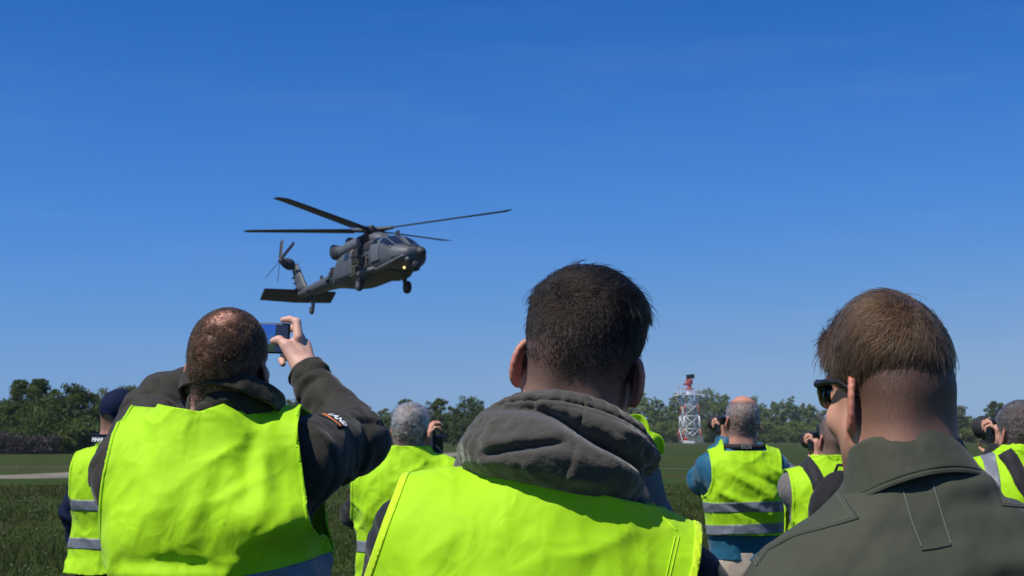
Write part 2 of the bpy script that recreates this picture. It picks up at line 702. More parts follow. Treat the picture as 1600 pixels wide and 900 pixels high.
def hair_mat(name, col, col2=None, rough=0.4):
    m, nt, b = new_mat(name)
    hi = N(nt, "ShaderNodeHairInfo")
    mix = N(nt, "ShaderNodeMixRGB")
    mix.inputs['Color1'].default_value = (*col, 1)
    mix.inputs['Color2'].default_value = (*(col2 or tuple(c * 1.9 for c in col)), 1)
    nt.links.new(hi.outputs['Random'], mix.inputs['Fac'])
    hb = N(nt, "ShaderNodeBsdfHairPrincipled")
    hb.parametrization = 'COLOR'
    hb.inputs['Roughness'].default_value = rough
    hb.inputs['IOR'].default_value = 1.38
    hb.inputs['Radial Roughness'].default_value = 0.45
    hb.inputs['Random Roughness'].default_value = 0.3
    nt.links.new(mix.outputs['Color'], hb.inputs['Color'])
    nt.links.new(hb.outputs['BSDF'], nt.nodes['Material Output'].inputs['Surface'])
    return m


HIVIS = (0.44, 0.79, 0.007)
M = {
    'vest': cloth('hivis_fabric', HIVIS, rough=0.7, wrinkle=0.5, wscale=7.0, fine=0.12, var=0.04, sheen=0.1, weave=700, translucent=0.12, stretch=(1.0, 1, 0.5), wdist=0.02, crease=0.55, crease_scale=11.0),
    'binding': cloth('yellow_binding', (0.54, 0.80, 0.010), rough=0.7, wrinkle=0.1, fine=0.5, weave=500),
    'reflect': cloth('grey_reflective_tape', (0.17, 0.185, 0.215), rough=0.45, wrinkle=0.2, fine=0.2, weave=1200, spec=0.5, sheen=0),
    'olive': cloth('dark_olive_softshell', (0.027, 0.024, 0.016), rough=0.75, wrinkle=0.5, wscale=9, fine=0.3, crease=0.4, crease_scale=10),
    'black': cloth('black_cloth', (0.010, 0.010, 0.012), rough=0.8, wrinkle=0.4, wscale=7, fine=0.2),
    'hood': cloth('grey_olive_fleece', (0.058, 0.053, 0.043), rough=0.95, wrinkle=0.35, wscale=20, fine=0.9, weave=330, sheen=0.35, stretch=(1, 1, 1)),
    'flight': cloth('sage_flight_suit', (0.050, 0.055, 0.036), rough=0.75, crease=0.25, crease_scale=7, var=0.16, wrinkle=0.4, wscale=8, fine=0.35, weave=800, sheen=0.1, stretch=(0.7, 1, 1.2)),
    'teal': cloth('teal_rain_jacket', (0.005, 0.100, 0.180), rough=0.6, wrinkle=0.5, wscale=8, fine=0.1, spec=0.4),
    'navy': cloth('navy_cloth', (0.008, 0.014, 0.042), rough=0.85, wrinkle=0.3, fine=0.3, weave=600, sheen=0.0, spec=0.1),
    'khaki': cloth('beige_trousers', (0.48, 0.39, 0.31), rough=0.85, wrinkle=0.5, wscale=9, fine=0.2),
    'darktrouser': cloth('charcoal_trousers', (0.02, 0.02, 0.024), rough=0.85, wrinkle=0.4, fine=0.2),
    'grey': cloth('grey_fleece', (0.15, 0.14, 0.135), rough=0.9, wrinkle=0.4, fine=0.3),
    'strap': cloth('black_webbing', (0.017, 0.015, 0.018), rough=0.7, wrinkle=0.15, fine=0.8, weave=350),
    'red_cord': plain('red_lanyard', (0.45, 0.02, 0.02), 0.6),
    'thread': plain('pale_stitching', (0.17, 0.18, 0.16), 0.8),
    'seam': plain('dark_seam', (0.03, 0.034, 0.028), 0.9),
    'hoodseam': plain('hood_seam', (0.030, 0.028, 0.023), 0.95),
    'plastic': plain('black_plastic', (0.012, 0.012, 0.014), 0.38, bump=0.05, bscale=300),
    'rubber': plain('black_rubber', (0.015, 0.015, 0.015), 0.75, bump=0.1, bscale=200),
    'steel': plain('bare_metal', (0.55, 0.55, 0.56), 0.3, metal=1.0),
    'white_print': plain('white_print', (0.78, 0.78, 0.8), 0.6, var=0.04),
    'yellow_print': plain('yellow_print', (0.75, 0.62, 0.03), 0.6, var=0.04),
    'orange_print': plain('orange_print', (0.80, 0.20, 0.03), 0.6, var=0.04),
    'grey_print': plain('grey_print', (0.35, 0.34, 0.30), 0.6, var=0.04),
    'shoe': plain('dark_leather', (0.02, 0.016, 0.013), 0.5, bump=0.2, bscale=120),
}
# ================================================================ ground, path, grass
def ground_mat():
    m, nt, b = new_mat('meadow')
    b.inputs['Roughness'].default_value = 0.95
    b.inputs['Specular IOR Level'].default_value = 0.1
    tc = N(nt, "ShaderNodeTexCoord")
    mp = N(nt, "ShaderNodeMapping")
    mp.inputs['Scale'].default_value = (0.35, 1.0, 1.0)
    mp.inputs['Rotation'].default_value = (0, 0, rad(14))
    nt.links.new(tc.outputs['Object'], mp.inputs['Vector'])
    n1 = N(nt, "ShaderNodeTexNoise", Scale=0.10, Detail=7.0, Roughness=0.66)
    n2 = N(nt, "ShaderNodeTexNoise", Scale=1.6, Detail=6.0, Roughness=0.7)
    n3 = N(nt, "ShaderNodeTexNoise", Scale=14.0, Detail=5.0, Roughness=0.7)
    for n in (n1, n2):
        nt.links.new(mp.outputs['Vector'], n.inputs['Vector'])
    nt.links.new(tc.outputs['Object'], n3.inputs['Vector'])
    r1 = N(nt, "ShaderNodeValToRGB")
    e = r1.color_ramp.elements
    e[0].position, e[0].color = 0.36, (0.026, 0.062, 0.007, 1)
    e[1].position, e[1].color = 0.66, (0.070, 0.056, 0.024, 1)
    q = e.new(0.5); q.color = (0.042, 0.064, 0.011, 1)
    nt.links.new(n1.outputs['Fac'], r1.inputs['Fac'])
    r2 = N(nt, "ShaderNodeValToRGB")
    e = r2.color_ramp.elements
    e[0].position, e[0].color = 0.30, (0.45, 0.45, 0.45, 1)
    e[1].position, e[1].color = 0.72, (1.55, 1.55, 1.5, 1)
    nt.links.new(n2.outputs['Fac'], r2.inputs['Fac'])
    mx = N(nt, "ShaderNodeMixRGB", blend_type='MULTIPLY')
    mx.inputs['Fac'].default_value = 1.0
    nt.links.new(r1.outputs['Color'], mx.inputs['Color1'])
    nt.links.new(r2.outputs['Color'], mx.inputs['Color2'])
    r3 = N(nt, "ShaderNodeValToRGB")
    e = r3.color_ramp.elements
    e[0].position, e[0].color = 0.35, (0.5, 0.5, 0.5, 1)
    e[1].position, e[1].color = 0.70, (1.5, 1.45, 1.3, 1)
    nt.links.new(n3.outputs['Fac'], r3.inputs['Fac'])
    mx2 = N(nt, "ShaderNodeMixRGB", blend_type='MULTIPLY')
    mx2.inputs['Fac'].default_value = 0.8
    nt.links.new(mx.outputs['Color'], mx2.inputs['Color1'])
    nt.links.new(r3.outputs['Color'], mx2.inputs['Color2'])
    nt.links.new(mx2.outputs['Color'], b.inputs['Base Color'])
    add_bump(nt, b, n3.outputs['Fac'], 0.6, 0.06)
    return m


mb = MB()
mb.add([(-2600, -60, 0), (2600, -60, 0), (2600, 3600, 0), (-2600, 3600, 0)], [(0, 1, 2, 3)])
tag(mb.obj('ground', ground_mat()), 'dark green and brown rough airfield meadow reaching to the trees', 'ground', kind='structure')


def strip(name, mat, pts, w0, w1, z, label):
    """a track of uneven width along pts"""
    rows = []
    rg = random.Random(5)
    n = 120
    for i in range(n + 1):
        t = i / n
        k = min(int(t * (len(pts) - 1)), len(pts) - 2)
        f = t * (len(pts) - 1) - k
        p = Vector(pts[k]).lerp(Vector(pts[k + 1]), f)
        d = (Vector(pts[k + 1]) - Vector(pts[k])).normalized()
        nrm = Vector((-d.y, d.x, 0))
        w = w0 + (w1 - w0) * t
        rows.append([p + nrm * (w * (0.5 + rg.uniform(-0.06, 0.06))) + Vector((0, 0, z)), p + Vector((0, 0, z + 0.01)), p - nrm * (w * (0.5 + rg.uniform(-0.06, 0.06))) + Vector((0, 0, z))])
    m_ = MB()
    m_.loft(rows, closed=False, caps=False)
    o = m_.obj(name, mat, None, smooth=True)
    return tag(o, label, name, kind='structure')


path_m = plain('dry_track', (0.19, 0.17, 0.115), 0.95, var=0.6, scale=0.5, bump=0.5, bscale=9)
strip('path', path_m, [(-42, 46, 0), (-17.5, 55.5, 0), (33, 365, 0), (120, 412, 0), (420, 500, 0)], 5.0, 8.0, 0.012, 'pale dry track crossing the meadow towards the trees')
strip('verge', plain('dry_grass_strip', (0.085, 0.075, 0.042), 0.95, var=0.4, scale=0.6), [(-60, 70, 0), (-20, 74, 0), (30, 66, 0), (90, 60, 0)], 1.2, 1.2, 0.008, 'faint dry mown line across the meadow')

# grass blades in the near field
rgs = np.random.default_rng(21)
n = 170000
yy = 9.0 * np.exp(rgs.random(n) * math.log(45 / 9.0))
xx = (rgs.random(n) * 2 - 1) * (0.42 * yy + 1.0)
pn = fbm(np.stack([xx * 0.35, yy * 0.35, 0 * xx], 1), 3, 2)
keep = pn > -9
xx, yy, pn = xx[keep], yy[keep], pn[keep]
n = len(xx)
hh = (0.06 + 0.10 * rgs.random(n)) * (0.62 + 0.5 * np.clip(pn, -0.9, 1))
ang = rgs.random(n) * 6.28
wd = 0.004 + 0.00030 * yy
lean = (rgs.random((n, 2)) - 0.5) * 0.9 * hh[:, None]
V = np.zeros((n, 3, 3), np.float32)
V[:, 0] = np.stack([xx - np.cos(ang) * wd, yy - np.sin(ang) * wd, 0 * xx], 1)
V[:, 1] = np.stack([xx + np.cos(ang) * wd, yy + np.sin(ang) * wd, 0 * xx], 1)
V[:, 2] = np.stack([xx + lean[:, 0], yy + lean[:, 1], hh], 1)


def leaf_mat(name, c0, c1, trans=0.3, scale=0.4):
    m, nt, b = new_mat(name)
    b.inputs['Roughness'].default_value = 0.6
    b.inputs['Specular IOR Level'].default_value = 0.25
    ge = N(nt, "ShaderNodeNewGeometry")
    no = N(nt, "ShaderNodeTexNoise", Scale=scale, Detail=4.0, Roughness=0.7)
    nt.links.new(ge.outputs['Position'], no.inputs['Vector'])
    ad = N(nt, "ShaderNodeMath", operation='MULTIPLY_ADD')
    nt.links.new(ge.outputs['Random Per Island'], ad.inputs[0])
    ad.inputs[1].default_value = 0.45
    nt.links.new(no.outputs['Fac'], ad.inputs[2])
    mr = N(nt, "ShaderNodeMapRange")
    mr.inputs['From Min'].default_value = 0.40
    mr.inputs['From Max'].default_value = 1.05
    nt.links.new(ad.outputs[0], mr.inputs['Value'])
    mx = N(nt, "ShaderNodeMixRGB")
    mx.inputs['Color1'].default_value = (*c0, 1)
    mx.inputs['Color2'].default_value = (*c1, 1)
    nt.links.new(mr.outputs['Result'], mx.inputs['Fac'])
    nt.links.new(mx.outputs['Color'], b.inputs['Base Color'])
    tr = N(nt, "ShaderNodeBsdfTranslucent")
    nt.links.new(mx.outputs['Color'], tr.inputs['Color'])
    ms = N(nt, "ShaderNodeMixShader", Fac=trans)
    nt.links.new(b.outputs['BSDF'], ms.inputs[1])
    nt.links.new(tr.outputs['BSDF'], ms.inputs[2])
    nt.links.new(ms.outputs['Shader'], nt.nodes['Material Output'].inputs['Surface'])
    return m


GRASS = leaf_mat('grass_blades', (0.036, 0.095, 0.009), (0.125, 0.112, 0.036), 0.4, 0.16)
g_o = obj('grass', V.reshape(-1, 3), np.arange(n * 3).reshape(-1, 3), GRASS)
tag(g_o, 'short rough green grass of the near meadow', 'grass', kind='stuff')
# pale seed heads and small flowers scattered among the blades
n2 = 500
yy = 12.0 * np.exp(rgs.random(n2) * math.log(60 / 12.0))
xx = (rgs.random(n2) * 2 - 1) * (0.42 * yy)
zz = 0.10 + 0.08 * rgs.random(n2)
sz = 0.012 + 0.0004 * yy
base = np.stack([xx, yy, zz], 1)
oc = np.array([(1, 0, 0), (-0.5, 0.87, 0), (-0.5, -0.87, 0), (0, 0, 1.6)])
V = (base[:, None, :] + oc[None] * sz[:, None, None]).reshape(-1, 3)
F = (np.arange(n2)[:, None, None] * 4 + np.array([[0, 1, 3], [1, 2, 3], [2, 0, 3], [0, 2, 1]])[None]).reshape(-1, 3)
tag(obj('seed_heads', V, F, leaf_mat('dry_seed_heads', (0.10, 0.085, 0.04), (0.34, 0.31, 0.20), 0.2, 2.0)), 'pale dry seed heads scattered over the meadow grass', 'seed heads', kind='stuff')

# ================================================================ trees
LEAF_DARK = leaf_mat('leaf_dark', (0.040, 0.078, 0.016), (0.135, 0.185, 0.040), 0.48, 0.9)
LEAF_MID = leaf_mat('leaf_mid', (0.056, 0.100, 0.017), (0.16, 0.205, 0.045), 0.45, 0.7)
LEAF_PALE = leaf_mat('leaf_pale', (0.095, 0.125, 0.042), (0.23, 0.25, 0.105), 0.45, 0.5)
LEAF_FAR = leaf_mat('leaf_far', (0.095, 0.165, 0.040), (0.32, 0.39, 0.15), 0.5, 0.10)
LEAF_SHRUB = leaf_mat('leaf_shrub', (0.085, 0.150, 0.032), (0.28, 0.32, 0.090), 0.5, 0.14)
TWIG = leaf_mat('bare_twig', (0.045, 0.038, 0.030), (0.10, 0.085, 0.068), 0.0, 0.8)
BARK = plain('bark', (0.10, 0.085, 0.065), 0.9, var=0.3, scale=3, bump=0.5, bscale=14)


def leaf_quads(rg, C, size, up=0.35):
    """one bent diamond per centre"""
    n = len(C)
    a = rg.normal(size=(n, 3))
    a /= np.linalg.norm(a, axis=1, keepdims=True)
    b = rg.normal(size=(n, 3)) + np.array([0, 0, up])
    b -= a * (a * b).sum(1, keepdims=True)
    b /= np.linalg.norm(b, axis=1, keepdims=True) + 1e-6
    s = size * rg.uniform(0.6, 1.35, (n, 1))
    V = np.stack([C - a * s, C - b * s * 0.55, C + a * s, C + b * s * 0.55], 1)
    return V.reshape(-1, 3).astype(np.float32), np.arange(n * 4).reshape(-1, 4)


def crown_points(rg, H, W, base, nclump, per, style='round', cr=0.17):
    """leaf centres of one crown: clumps through an uneven volume"""
    zz = rg.random(nclump)
    th = rg.random(nclump) * 6.283
    if style == 'poplar':
        prof = 0.25 + 0.75 * np.sin(np.clip(zz, 0, 1) * math.pi * 0.93 + 0.2)
    elif style == 'open':
        prof = 0.35 + 0.75 * np.sin(zz * math.pi * 0.85 + 0.25)
    else:
        prof = np.sqrt(np.clip(1 - (2 * zz * 0.92 - 0.82) ** 2, 0.05, 1))
    lob = 1 + 0.28 * np.sin(th * 3 + rg.random() * 6) + 0.18 * np.sin(th * 5 + zz * 7)
    r = W / 2 * prof * lob * np.sqrt(rg.uniform(0.12, 1.0, nclump))
    C = np.stack([r * np.cos(th), r * np.sin(th), base + zz * (H - base)], 1)
    C[:, 2] += 0.10 * W * vnoise(C * 0.6 + H)
    R = W * cr * rg.uniform(0.55, 1.25, nclump)
    d = rg.normal(size=(nclump, per, 3))
    d /= np.linalg.norm(d, axis=2, keepdims=True) + 1e-6
    rr = rg.random((nclump, per, 1)) ** 0.45
    P = C[:, None, :] + d * rr * R[:, None, None] * np.array([1.1, 1.1, 0.75])
    return P.reshape(-1, 3), C


def branch_mesh(rg, H, base, C, r0, nl):
    m_ = MB()
    top = H * 0.80
    ks = [Vector((0, 0, -0.15))]
    for i in range(1, 6):
        t = i / 5
        ks.append(Vector((rg.normal() * 0.02 * H * t, rg.normal() * 0.02 * H * t, top * t)))
    m_.tube(ks, [r0 * (1 - 0.75 * i / 5) for i in range(6)], 8)
    idx = rg.choice(len(C), min(nl, len(C)), replace=False)
    for i in idx:
        c = Vector(C[i])
        z0 = max(base * 0.7, min(c.z * 0.62, top * 0.9))
        k = z0 / top * 5
        j = min(int(k), 4)
        s = ks[j].lerp(ks[j + 1], k - j)
        mid = s.lerp(c, 0.5) + Vector((0, 0, -0.04 * H * rg.random()))
        rb = r0 * (1 - 0.75 * z0 / top) * 0.5
        m_.tube([s, mid, c], [rb, rb * 0.6, rb * 0.2], 5)
    return m_


def tree(px, Y, py_top, W, mat, label, base=0.2, nclump=60, per=70, style='round', leaf=0.16, name='tree', seed=1, cr=0.17, nl=14, group=None):
    rg = np.random.default_rng(seed)
    p = at(px, HOR, Y)
    H = at(px, py_top, Y).z
    o = empty(name, (p.x, Y, 0), rg.random() * 6)
    tag(o, label, 'tree', group or 'trees at the edge of the meadow')
    P, C = crown_points(rg, H - 0.1 * W, W, H * base, nclump, per, style, cr)
    P[:, 2] = np.minimum(P[:, 2], H)
    V, F = leaf_quads(rg, P, leaf)
    obj('crown', V, F, mat, o, smooth=False)
    branch_mesh(rg, H, H * base, C, 0.018 * H + 0.03, nl).obj('trunk', BARK, o, smooth=True)
    return o


# the tall dark trees on the left
tree(30, 150, 594, 3.8, LEAF_DARK, 'tall slim dark tree at far left, foremost of the leftmost pair of crowns', 0.08, 150, 60, 'poplar', 0.15, 'broadleaf_tree', 31, 0.15)
tree(58, 146, 593, 3.6, LEAF_DARK, 'slim dark green tree beside the far left one, with a ragged pointed top', 0.08, 150, 60, 'poplar', 0.15, 'broadleaf_tree', 32, 0.15)
tree(104, 140, 592, 5.4, LEAF_DARK, 'biggest dark tree on the left with wide branching crown above the brown thicket', 0.10, 120, 75, 'open', 0.14, 'broadleaf_tree', 33, 0.11)
tree(130, 143, 612, 4.2, LEAF_DARK, 'dark spreading tree leaning right beside the biggest left tree', 0.10, 80, 70, 'open', 0.14, 'broadleaf_tree', 34, 0.12)
tree(6, 155, 624, 4.6, LEAF_DARK, 'low dark tree cut off by the left picture edge', 0.05, 80, 80, 'round', 0.18, 'broadleaf_tree', 35, 0.2)
tree(82, 138, 636, 6.0, LEAF_DARK, 'bushy dark tree filling the foot of the left grove', 0.02, 110, 90, 'round', 0.17, 'broadleaf_tree', 36, 0.2)
tree(122, 136, 650, 4.6, LEAF_MID, 'bright green bushy tree low at the right foot of the left grove', 0.02, 80, 90, 'round', 0.16, 'broadleaf_tree', 37, 0.2)
tree(168, 190, 607, 5.2, LEAF_PALE, 'pale feathery tree behind the navy cap', 0.06, 100, 70, 'open', 0.17, 'broadleaf_tree', 38, 0.16)
tree(196, 186, 601, 4.2, LEAF_PALE, 'pale rounded tree top just above the navy cap', 0.10, 80, 70, 'open', 0.17, 'broadleaf_tree', 39, 0.17)
tree(150, 184, 650, 6.0, LEAF_MID, 'mid green bushy tree left of the navy cap, behind the vest', 0.02, 90, 80, 'round', 0.18, 'broadleaf_tree', 40, 0.2)
tree(426, 230, 611, 4.2, LEAF_MID, 'small round tree showing just under the raised phone', 0.05, 70, 70, 'round', 0.2, 'broadleaf_tree', 41, 0.2)
tree(474, 236, 612, 4.6, LEAF_PALE, 'pale tree showing under the raised forearm', 0.05, 70, 70, 'open', 0.2, 'broadleaf_tree', 42, 0.18)
tree(632, 250, 624, 5.0, LEAF_MID, 'rounded green tree directly behind the grey-haired man', 0.05, 80, 70, 'round', 0.22, 'broadleaf_tree', 43, 0.19)
tree(688, 255, 621, 4.0, LEAF_MID, 'tall narrow tree with thin top right of the grey-haired man', 0.15, 46, 60, 'poplar', 0.22, 'broadleaf_tree', 44, 0.16)
tree(668, 258, 626, 2.8, TWIG, 'thin half-bare tree right of the grey-haired man', 0.15, 44, 26, 'poplar', 0.14, 'broadleaf_tree', 45, 0.2, nl=26)
tree(733, 245, 616, 6.4, LEAF_DARK, 'dark open crowned tree left of the grey hood', 0.28, 54, 70, 'open', 0.2, 'broadleaf_tree', 46, 0.13, nl=22)
tree(1497, 400, 631, 6.5, LEAF_PALE, 'pale sparse tree standing alone above low bushes on the right', 0.35, 40, 40, 'open', 0.3, 'broadleaf_tree', 47, 0.13, nl=22)
tree(1553, 400, 627, 3.6, LEAF_MID, 'slim poplar with a second stem left of the rightmost man', 0.15, 60, 60, 'poplar', 0.32, 'poplar_tree', 48, 0.2)
tree(1566, 402, 630, 3.4, LEAF_MID, 'slim poplar nearest to the rightmost man', 0.15, 60, 60, 'poplar', 0.32, 'poplar_tree', 49, 0.2)

# brown thicket at the foot of the left trees
rg = np.random.default_rng(8)
tp = at(30, HOR, 132)
bo = empty('thicket', (tp.x, 132, 0))
tag(bo, 'brown leafless thicket at the foot of the left trees', 'bush')
mb = MB()
for i in range(420):
    x, y = rg.uniform(-7.5, 3.4), rg.uniform(-1.4, 1.6)
    h = rg.uniform(1.2, 2.5) * (1 - 0.4 * abs(x + 2) / 7)
    mb.tube([(x, y, 0), (x + rg.normal() * 0.15, y + rg.normal() * 0.15, h * 0.6), (x + rg.normal() * 0.4, y + rg.normal() * 0.4, h)], [0.03, 0.02, 0.008], 3)
mb.obj('stems', TWIG, bo)
P = np.stack([rg.uniform(-7.6, 3.6, 9000), rg.uniform(-1.5, 1.7, 9000), 0 * np.zeros(9000)], 1)
P[:, 2] = rg.random(9000) ** 0.7 * 2.4 * (1 - 0.35 * np.abs(P[:, 0] + 2) / 7) * (0.85 + 0.25 * vnoise(P * 0.9, 4))
V, F = leaf_quads(rg, P, 0.10)
obj('twigs', V, F, TWIG, bo, smooth=False)


# far woodland: one mass of crowns, undergrowth in front of it
def woodland(name, label, mat, spots, leaf, per, nclump, seed, cr=0.22):
    rg = np.random.default_rng(seed)
    Vs, Fs, o_ = [], [], 0
    trunks = MB()
    for (x, y, H, W, st) in spots:
        P, C = crown_points(rg, H, W, H * rg.uniform(0.02, 0.2), nclump, per, st, cr)
        V, F = leaf_quads(rg, P + np.array([x, y, 0]), leaf)
        Vs.append(V)
        Fs.append(F + o_)
        o_ += len(V)
        trunks.tube([(x, y, 0), (x + rg.normal() * 0.2, y, H * 0.5), (x + rg.normal() * 0.3, y, H * 0.92)], [0.22, 0.14, 0.04], 5)
    n0 = len(trunks.V)
    o = obj(name, np.concatenate(Vs), np.concatenate(Fs), mat, None, smooth=False)
    t = trunks.obj('trunks', BARK, o)
    t['kind'] = 'stuff'
    return tag(o, label, name.replace('_', ' '), kind='stuff')


def tops(px, prof):
    return float(np.interp(px, [p for p, _ in prof], [t for _, t in prof]))


PROF = [(-500, 640), (0, 640), (220, 645), (300, 640), (420, 630), (500, 640), (590, 638), (640, 640), (700, 645), (760, 640), (850, 632), (930, 622), (985, 616), (1000, 618), (1030, 622), (1060, 616), (1100, 613), (1150, 624), (1183, 622), (1200, 632), (1225, 622),
        (1250, 630), (1275, 632), (1300, 642), (1400, 645), (1470, 652), (1600, 655), (1700, 650), (2200, 645)]
rg = np.random.default_rng(77)
spots, bare = [], []
for row, dy in enumerate((0, 9, 20)):
    px = -420.0
    while px < 2100:
        Y = 440 + dy + rg.uniform(-3, 3)
        top = tops(px, PROF) + rg.choice([-5, 2, 8, 16]) + rg.uniform(-3, 6) + (4 if row == 0 else 0)
        H = at(px, top, Y).z
        x = at(px, HOR, Y).x
        inview = 560 < px < 1650
        (bare if rg.random() < 0.16 else spots).append((x, Y, H, rg.uniform(2.6, 5.6), ('round', 'poplar', 'open')[int(rg.integers(0, 3))]))
        px += rg.uniform(9, 17) * (1.0 if inview else 2.2)
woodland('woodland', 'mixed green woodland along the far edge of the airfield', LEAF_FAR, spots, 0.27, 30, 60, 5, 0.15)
woodland('late_leafing_trees', 'greyish half-leafed trees scattered through the far woodland', leaf_mat('leaf_grey', (0.12, 0.115, 0.07), (0.30, 0.28, 0.19), 0.4, 0.3), bare, 0.22, 24, 50, 15, 0.15)
spots = []
for row in range(2):
    px = -420.0
    while px < 2100:
        Y = 422 + row * 9 + rg.uniform(-4, 4)
        right = px > 1440
        top = (655 if right else 664) + rg.uniform(-6, 8)
        spots.append((at(px, HOR, Y).x, Y, at(px, top, Y).z, rg.uniform(4.5, 7.5), 'round'))
        px += rg.uniform(14, 24) * (1.0 if 560 < px < 1650 else 2.0)
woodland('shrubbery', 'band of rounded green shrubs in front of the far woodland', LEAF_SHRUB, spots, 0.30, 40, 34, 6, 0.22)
spots = []
px = 560.0
while px < 770:
    spots.append((at(px, HOR, 262).x, 262 + rg.uniform(-4, 4), at(px, 655 + rg.uniform(-10, 8), 262).z, rg.uniform(3.0, 4.6), 'round'))
    px += rg.uniform(10, 18)
px = -200.0
while px < 520:
    spots.append((at(px, HOR, 214).x, 214 + rg.uniform(-4, 4), at(px, 662 + rg.uniform(-12, 8), 214).z, rg.uniform(2.8, 4.4), 'round'))
    px += rg.uniform(12, 22)
woodland('undergrowth', 'bushy undergrowth below the nearer trees on the left', LEAF_MID, spots, 0.22, 34, 34, 9, 0.24)

# ================================================================ radar tower
TY = 392.0
T0 = at(1078, HOR, TY)
pxm = TY / FPX
tw = empty('radar_tower', (T0.x, TY, 0), rad(8))
tag(tw, 'red and white lattice radar tower rising in front of the far woodland', 'tower')
red_m = plain('faded_red_paint', (0.40, 0.085, 0.075), 0.6, var=0.15, scale=1)
wht_m = plain('white_paint', (0.74, 0.75, 0.78), 0.6, var=0.08, scale=1)
drk_m = plain('antenna_black', (0.02, 0.02, 0.022), 0.7)
gal_m = plain('container_grey', (0.22, 0.25, 0.20), 0.7, var=0.12, scale=1.5)


def tz(py):
    return at(1078, py, TY).z


hb_, ht_ = 15.0 * pxm, 10.5 * pxm
z0, z1 = 0.0, tz(632)


def leg_pt(sx, sy, z):
    w = hb_ + (ht_ - hb_) * (z / z1)
    return Vector((sx * w, sy * w, z))


for lo_, hi2, mat_, nm in ((0.0, tz(670), red_m, 'lower_leg'), (tz(670), tz(650), wht_m, 'middle_leg'), (tz(650), z1, red_m, 'upper_leg')):
    for sx in (-1, 1):
        for sy in (-1, 1):
            m_ = MB()
            m_.tube([leg_pt(sx, sy, lo_), leg_pt(sx, sy, hi2)], 0.17, 8)
            m_.obj(nm, mat_, tw, smooth=True)
    for a, b_ in (((-1, -1), (1, -1)), ((1, -1), (1, 1)), ((1, 1), (-1, 1)), ((-1, 1), (-1, -1))):
        m_ = MB()
        m_.tube([leg_pt(*a, lo_ + 0.05), leg_pt(*b_, hi2 - 0.05)], 0.085, 6)
        m_.tube([leg_pt(*b_, lo_ + 0.05), leg_pt(*a, hi2 - 0.05)], 0.085, 6)
        m_.tube([leg_pt(*a, hi2), leg_pt(*b_, hi2)], 0.10, 6)
        m_.obj('cross_brace', wht_m, tw, smooth=True)
# stair core
m_ = MB()
for i in range(9):
    za = z1 * i / 9
    zb_ = z1 * (i + 1) / 9
    s = 1 if i % 2 else -1
    m_.box((0, s * 0.5, (za + zb_) / 2), (2.2, 0.5, 0.12), Euler((0, s * 0.75, 0)).to_matrix())
    m_.box((s * 0.95, 0, zb_), (0.8, 1.4, 0.08))
for sx in (-1, 1):
    for sy in (-1, 1):
        m_.box((sx * 1.1, sy * 0.9, z1 / 2), (0.1, 0.1, z1))
m_.obj('stair_core', wht_m, tw)
zd = tz(617)
for sy in (-1, 1):
    m_ = MB()
    m_.tube([Vector((-2.9, sy * 1.8, zd)), Vector((-2.7, sy * 1.8, zd - 2.0)), Vector((-1.4, sy * 1.8, zd - 2.3)), Vector((0.2, sy * 1.8, tz(636))), Vector((1.5, sy * 1.8, tz(636)))], 0.2, 6)
    m_.tube([Vector((1.5, sy * 1.8, zd)), Vector((1.5, sy * 1.8, tz(636)))], 0.2, 6)
    m_.tube([Vector((-0.2, sy * 1.8, zd)), Vector((-0.2, sy * 1.8, tz(632)))], 0.12, 6)
    m_.tube([Vector((2.4, sy * 1.8, zd)), Vector((1.9, sy * 1.8, z1))], 0.14, 6)
    m_.obj('deck_support', wht_m, tw, smooth=True)
m_ = MB()
m_.box((0, 0, zd), (7.3, 5.2, 0.34))
m_.obj('deck', wht_m, tw)
for sy in (-1, 1):
    m_ = MB()
    for x in np.linspace(-3.6, 3.6, 9):
        m_.box((x, sy * 2.55, zd + 0.65), (0.06, 0.06, 1.1))
    m_.box((0, sy * 2.55, zd + 1.2), (7.3, 0.07, 0.07))
    m_.box((0, sy * 2.55, zd + 0.7), (7.3, 0.05, 0.05))
    m_.obj('railing', wht_m, tw)
for x in (-3.6, -2.5, 2.2, 3.5):
    m_ = MB()
    m_.tube([(x, -2.4, zd), (x, -2.4, zd + 2.9)], [0.06, 0.04], 6)
    m_.obj('mast_pole', red_m, tw, smooth=True)
m_ = MB()
m_.box((0.1, 0, zd + 0.8), (1.6, 1.6, 1.4))
m_.obj('pedestal', wht_m, tw, bevel=0.1)
m_ = MB()
m_.lathe([(1.3, zd + 1.5), (1.35, zd + 1.75), (0.6, zd + 1.9), (0.55, zd + 2.6), (0.95, zd + 3.0), (1.0, zd + 4.0), (0.6, zd + 4.5), (0.1, zd + 4.7)], None, 16)
m_.box((-1.2, 0, zd + 2.9), (0.9, 0.6, 0.6))
m_.obj('antenna_drive', red_m, tw, smooth=False, bevel=0.03)
m_ = MB()
m_.box((0.25, -0.3, tz(588.5)), (2.5, 0.5, 1.2), Euler((0, rad(-6), rad(20))).to_matrix())
m_.obj('antenna_panel', drk_m, tw, bevel=0.05)

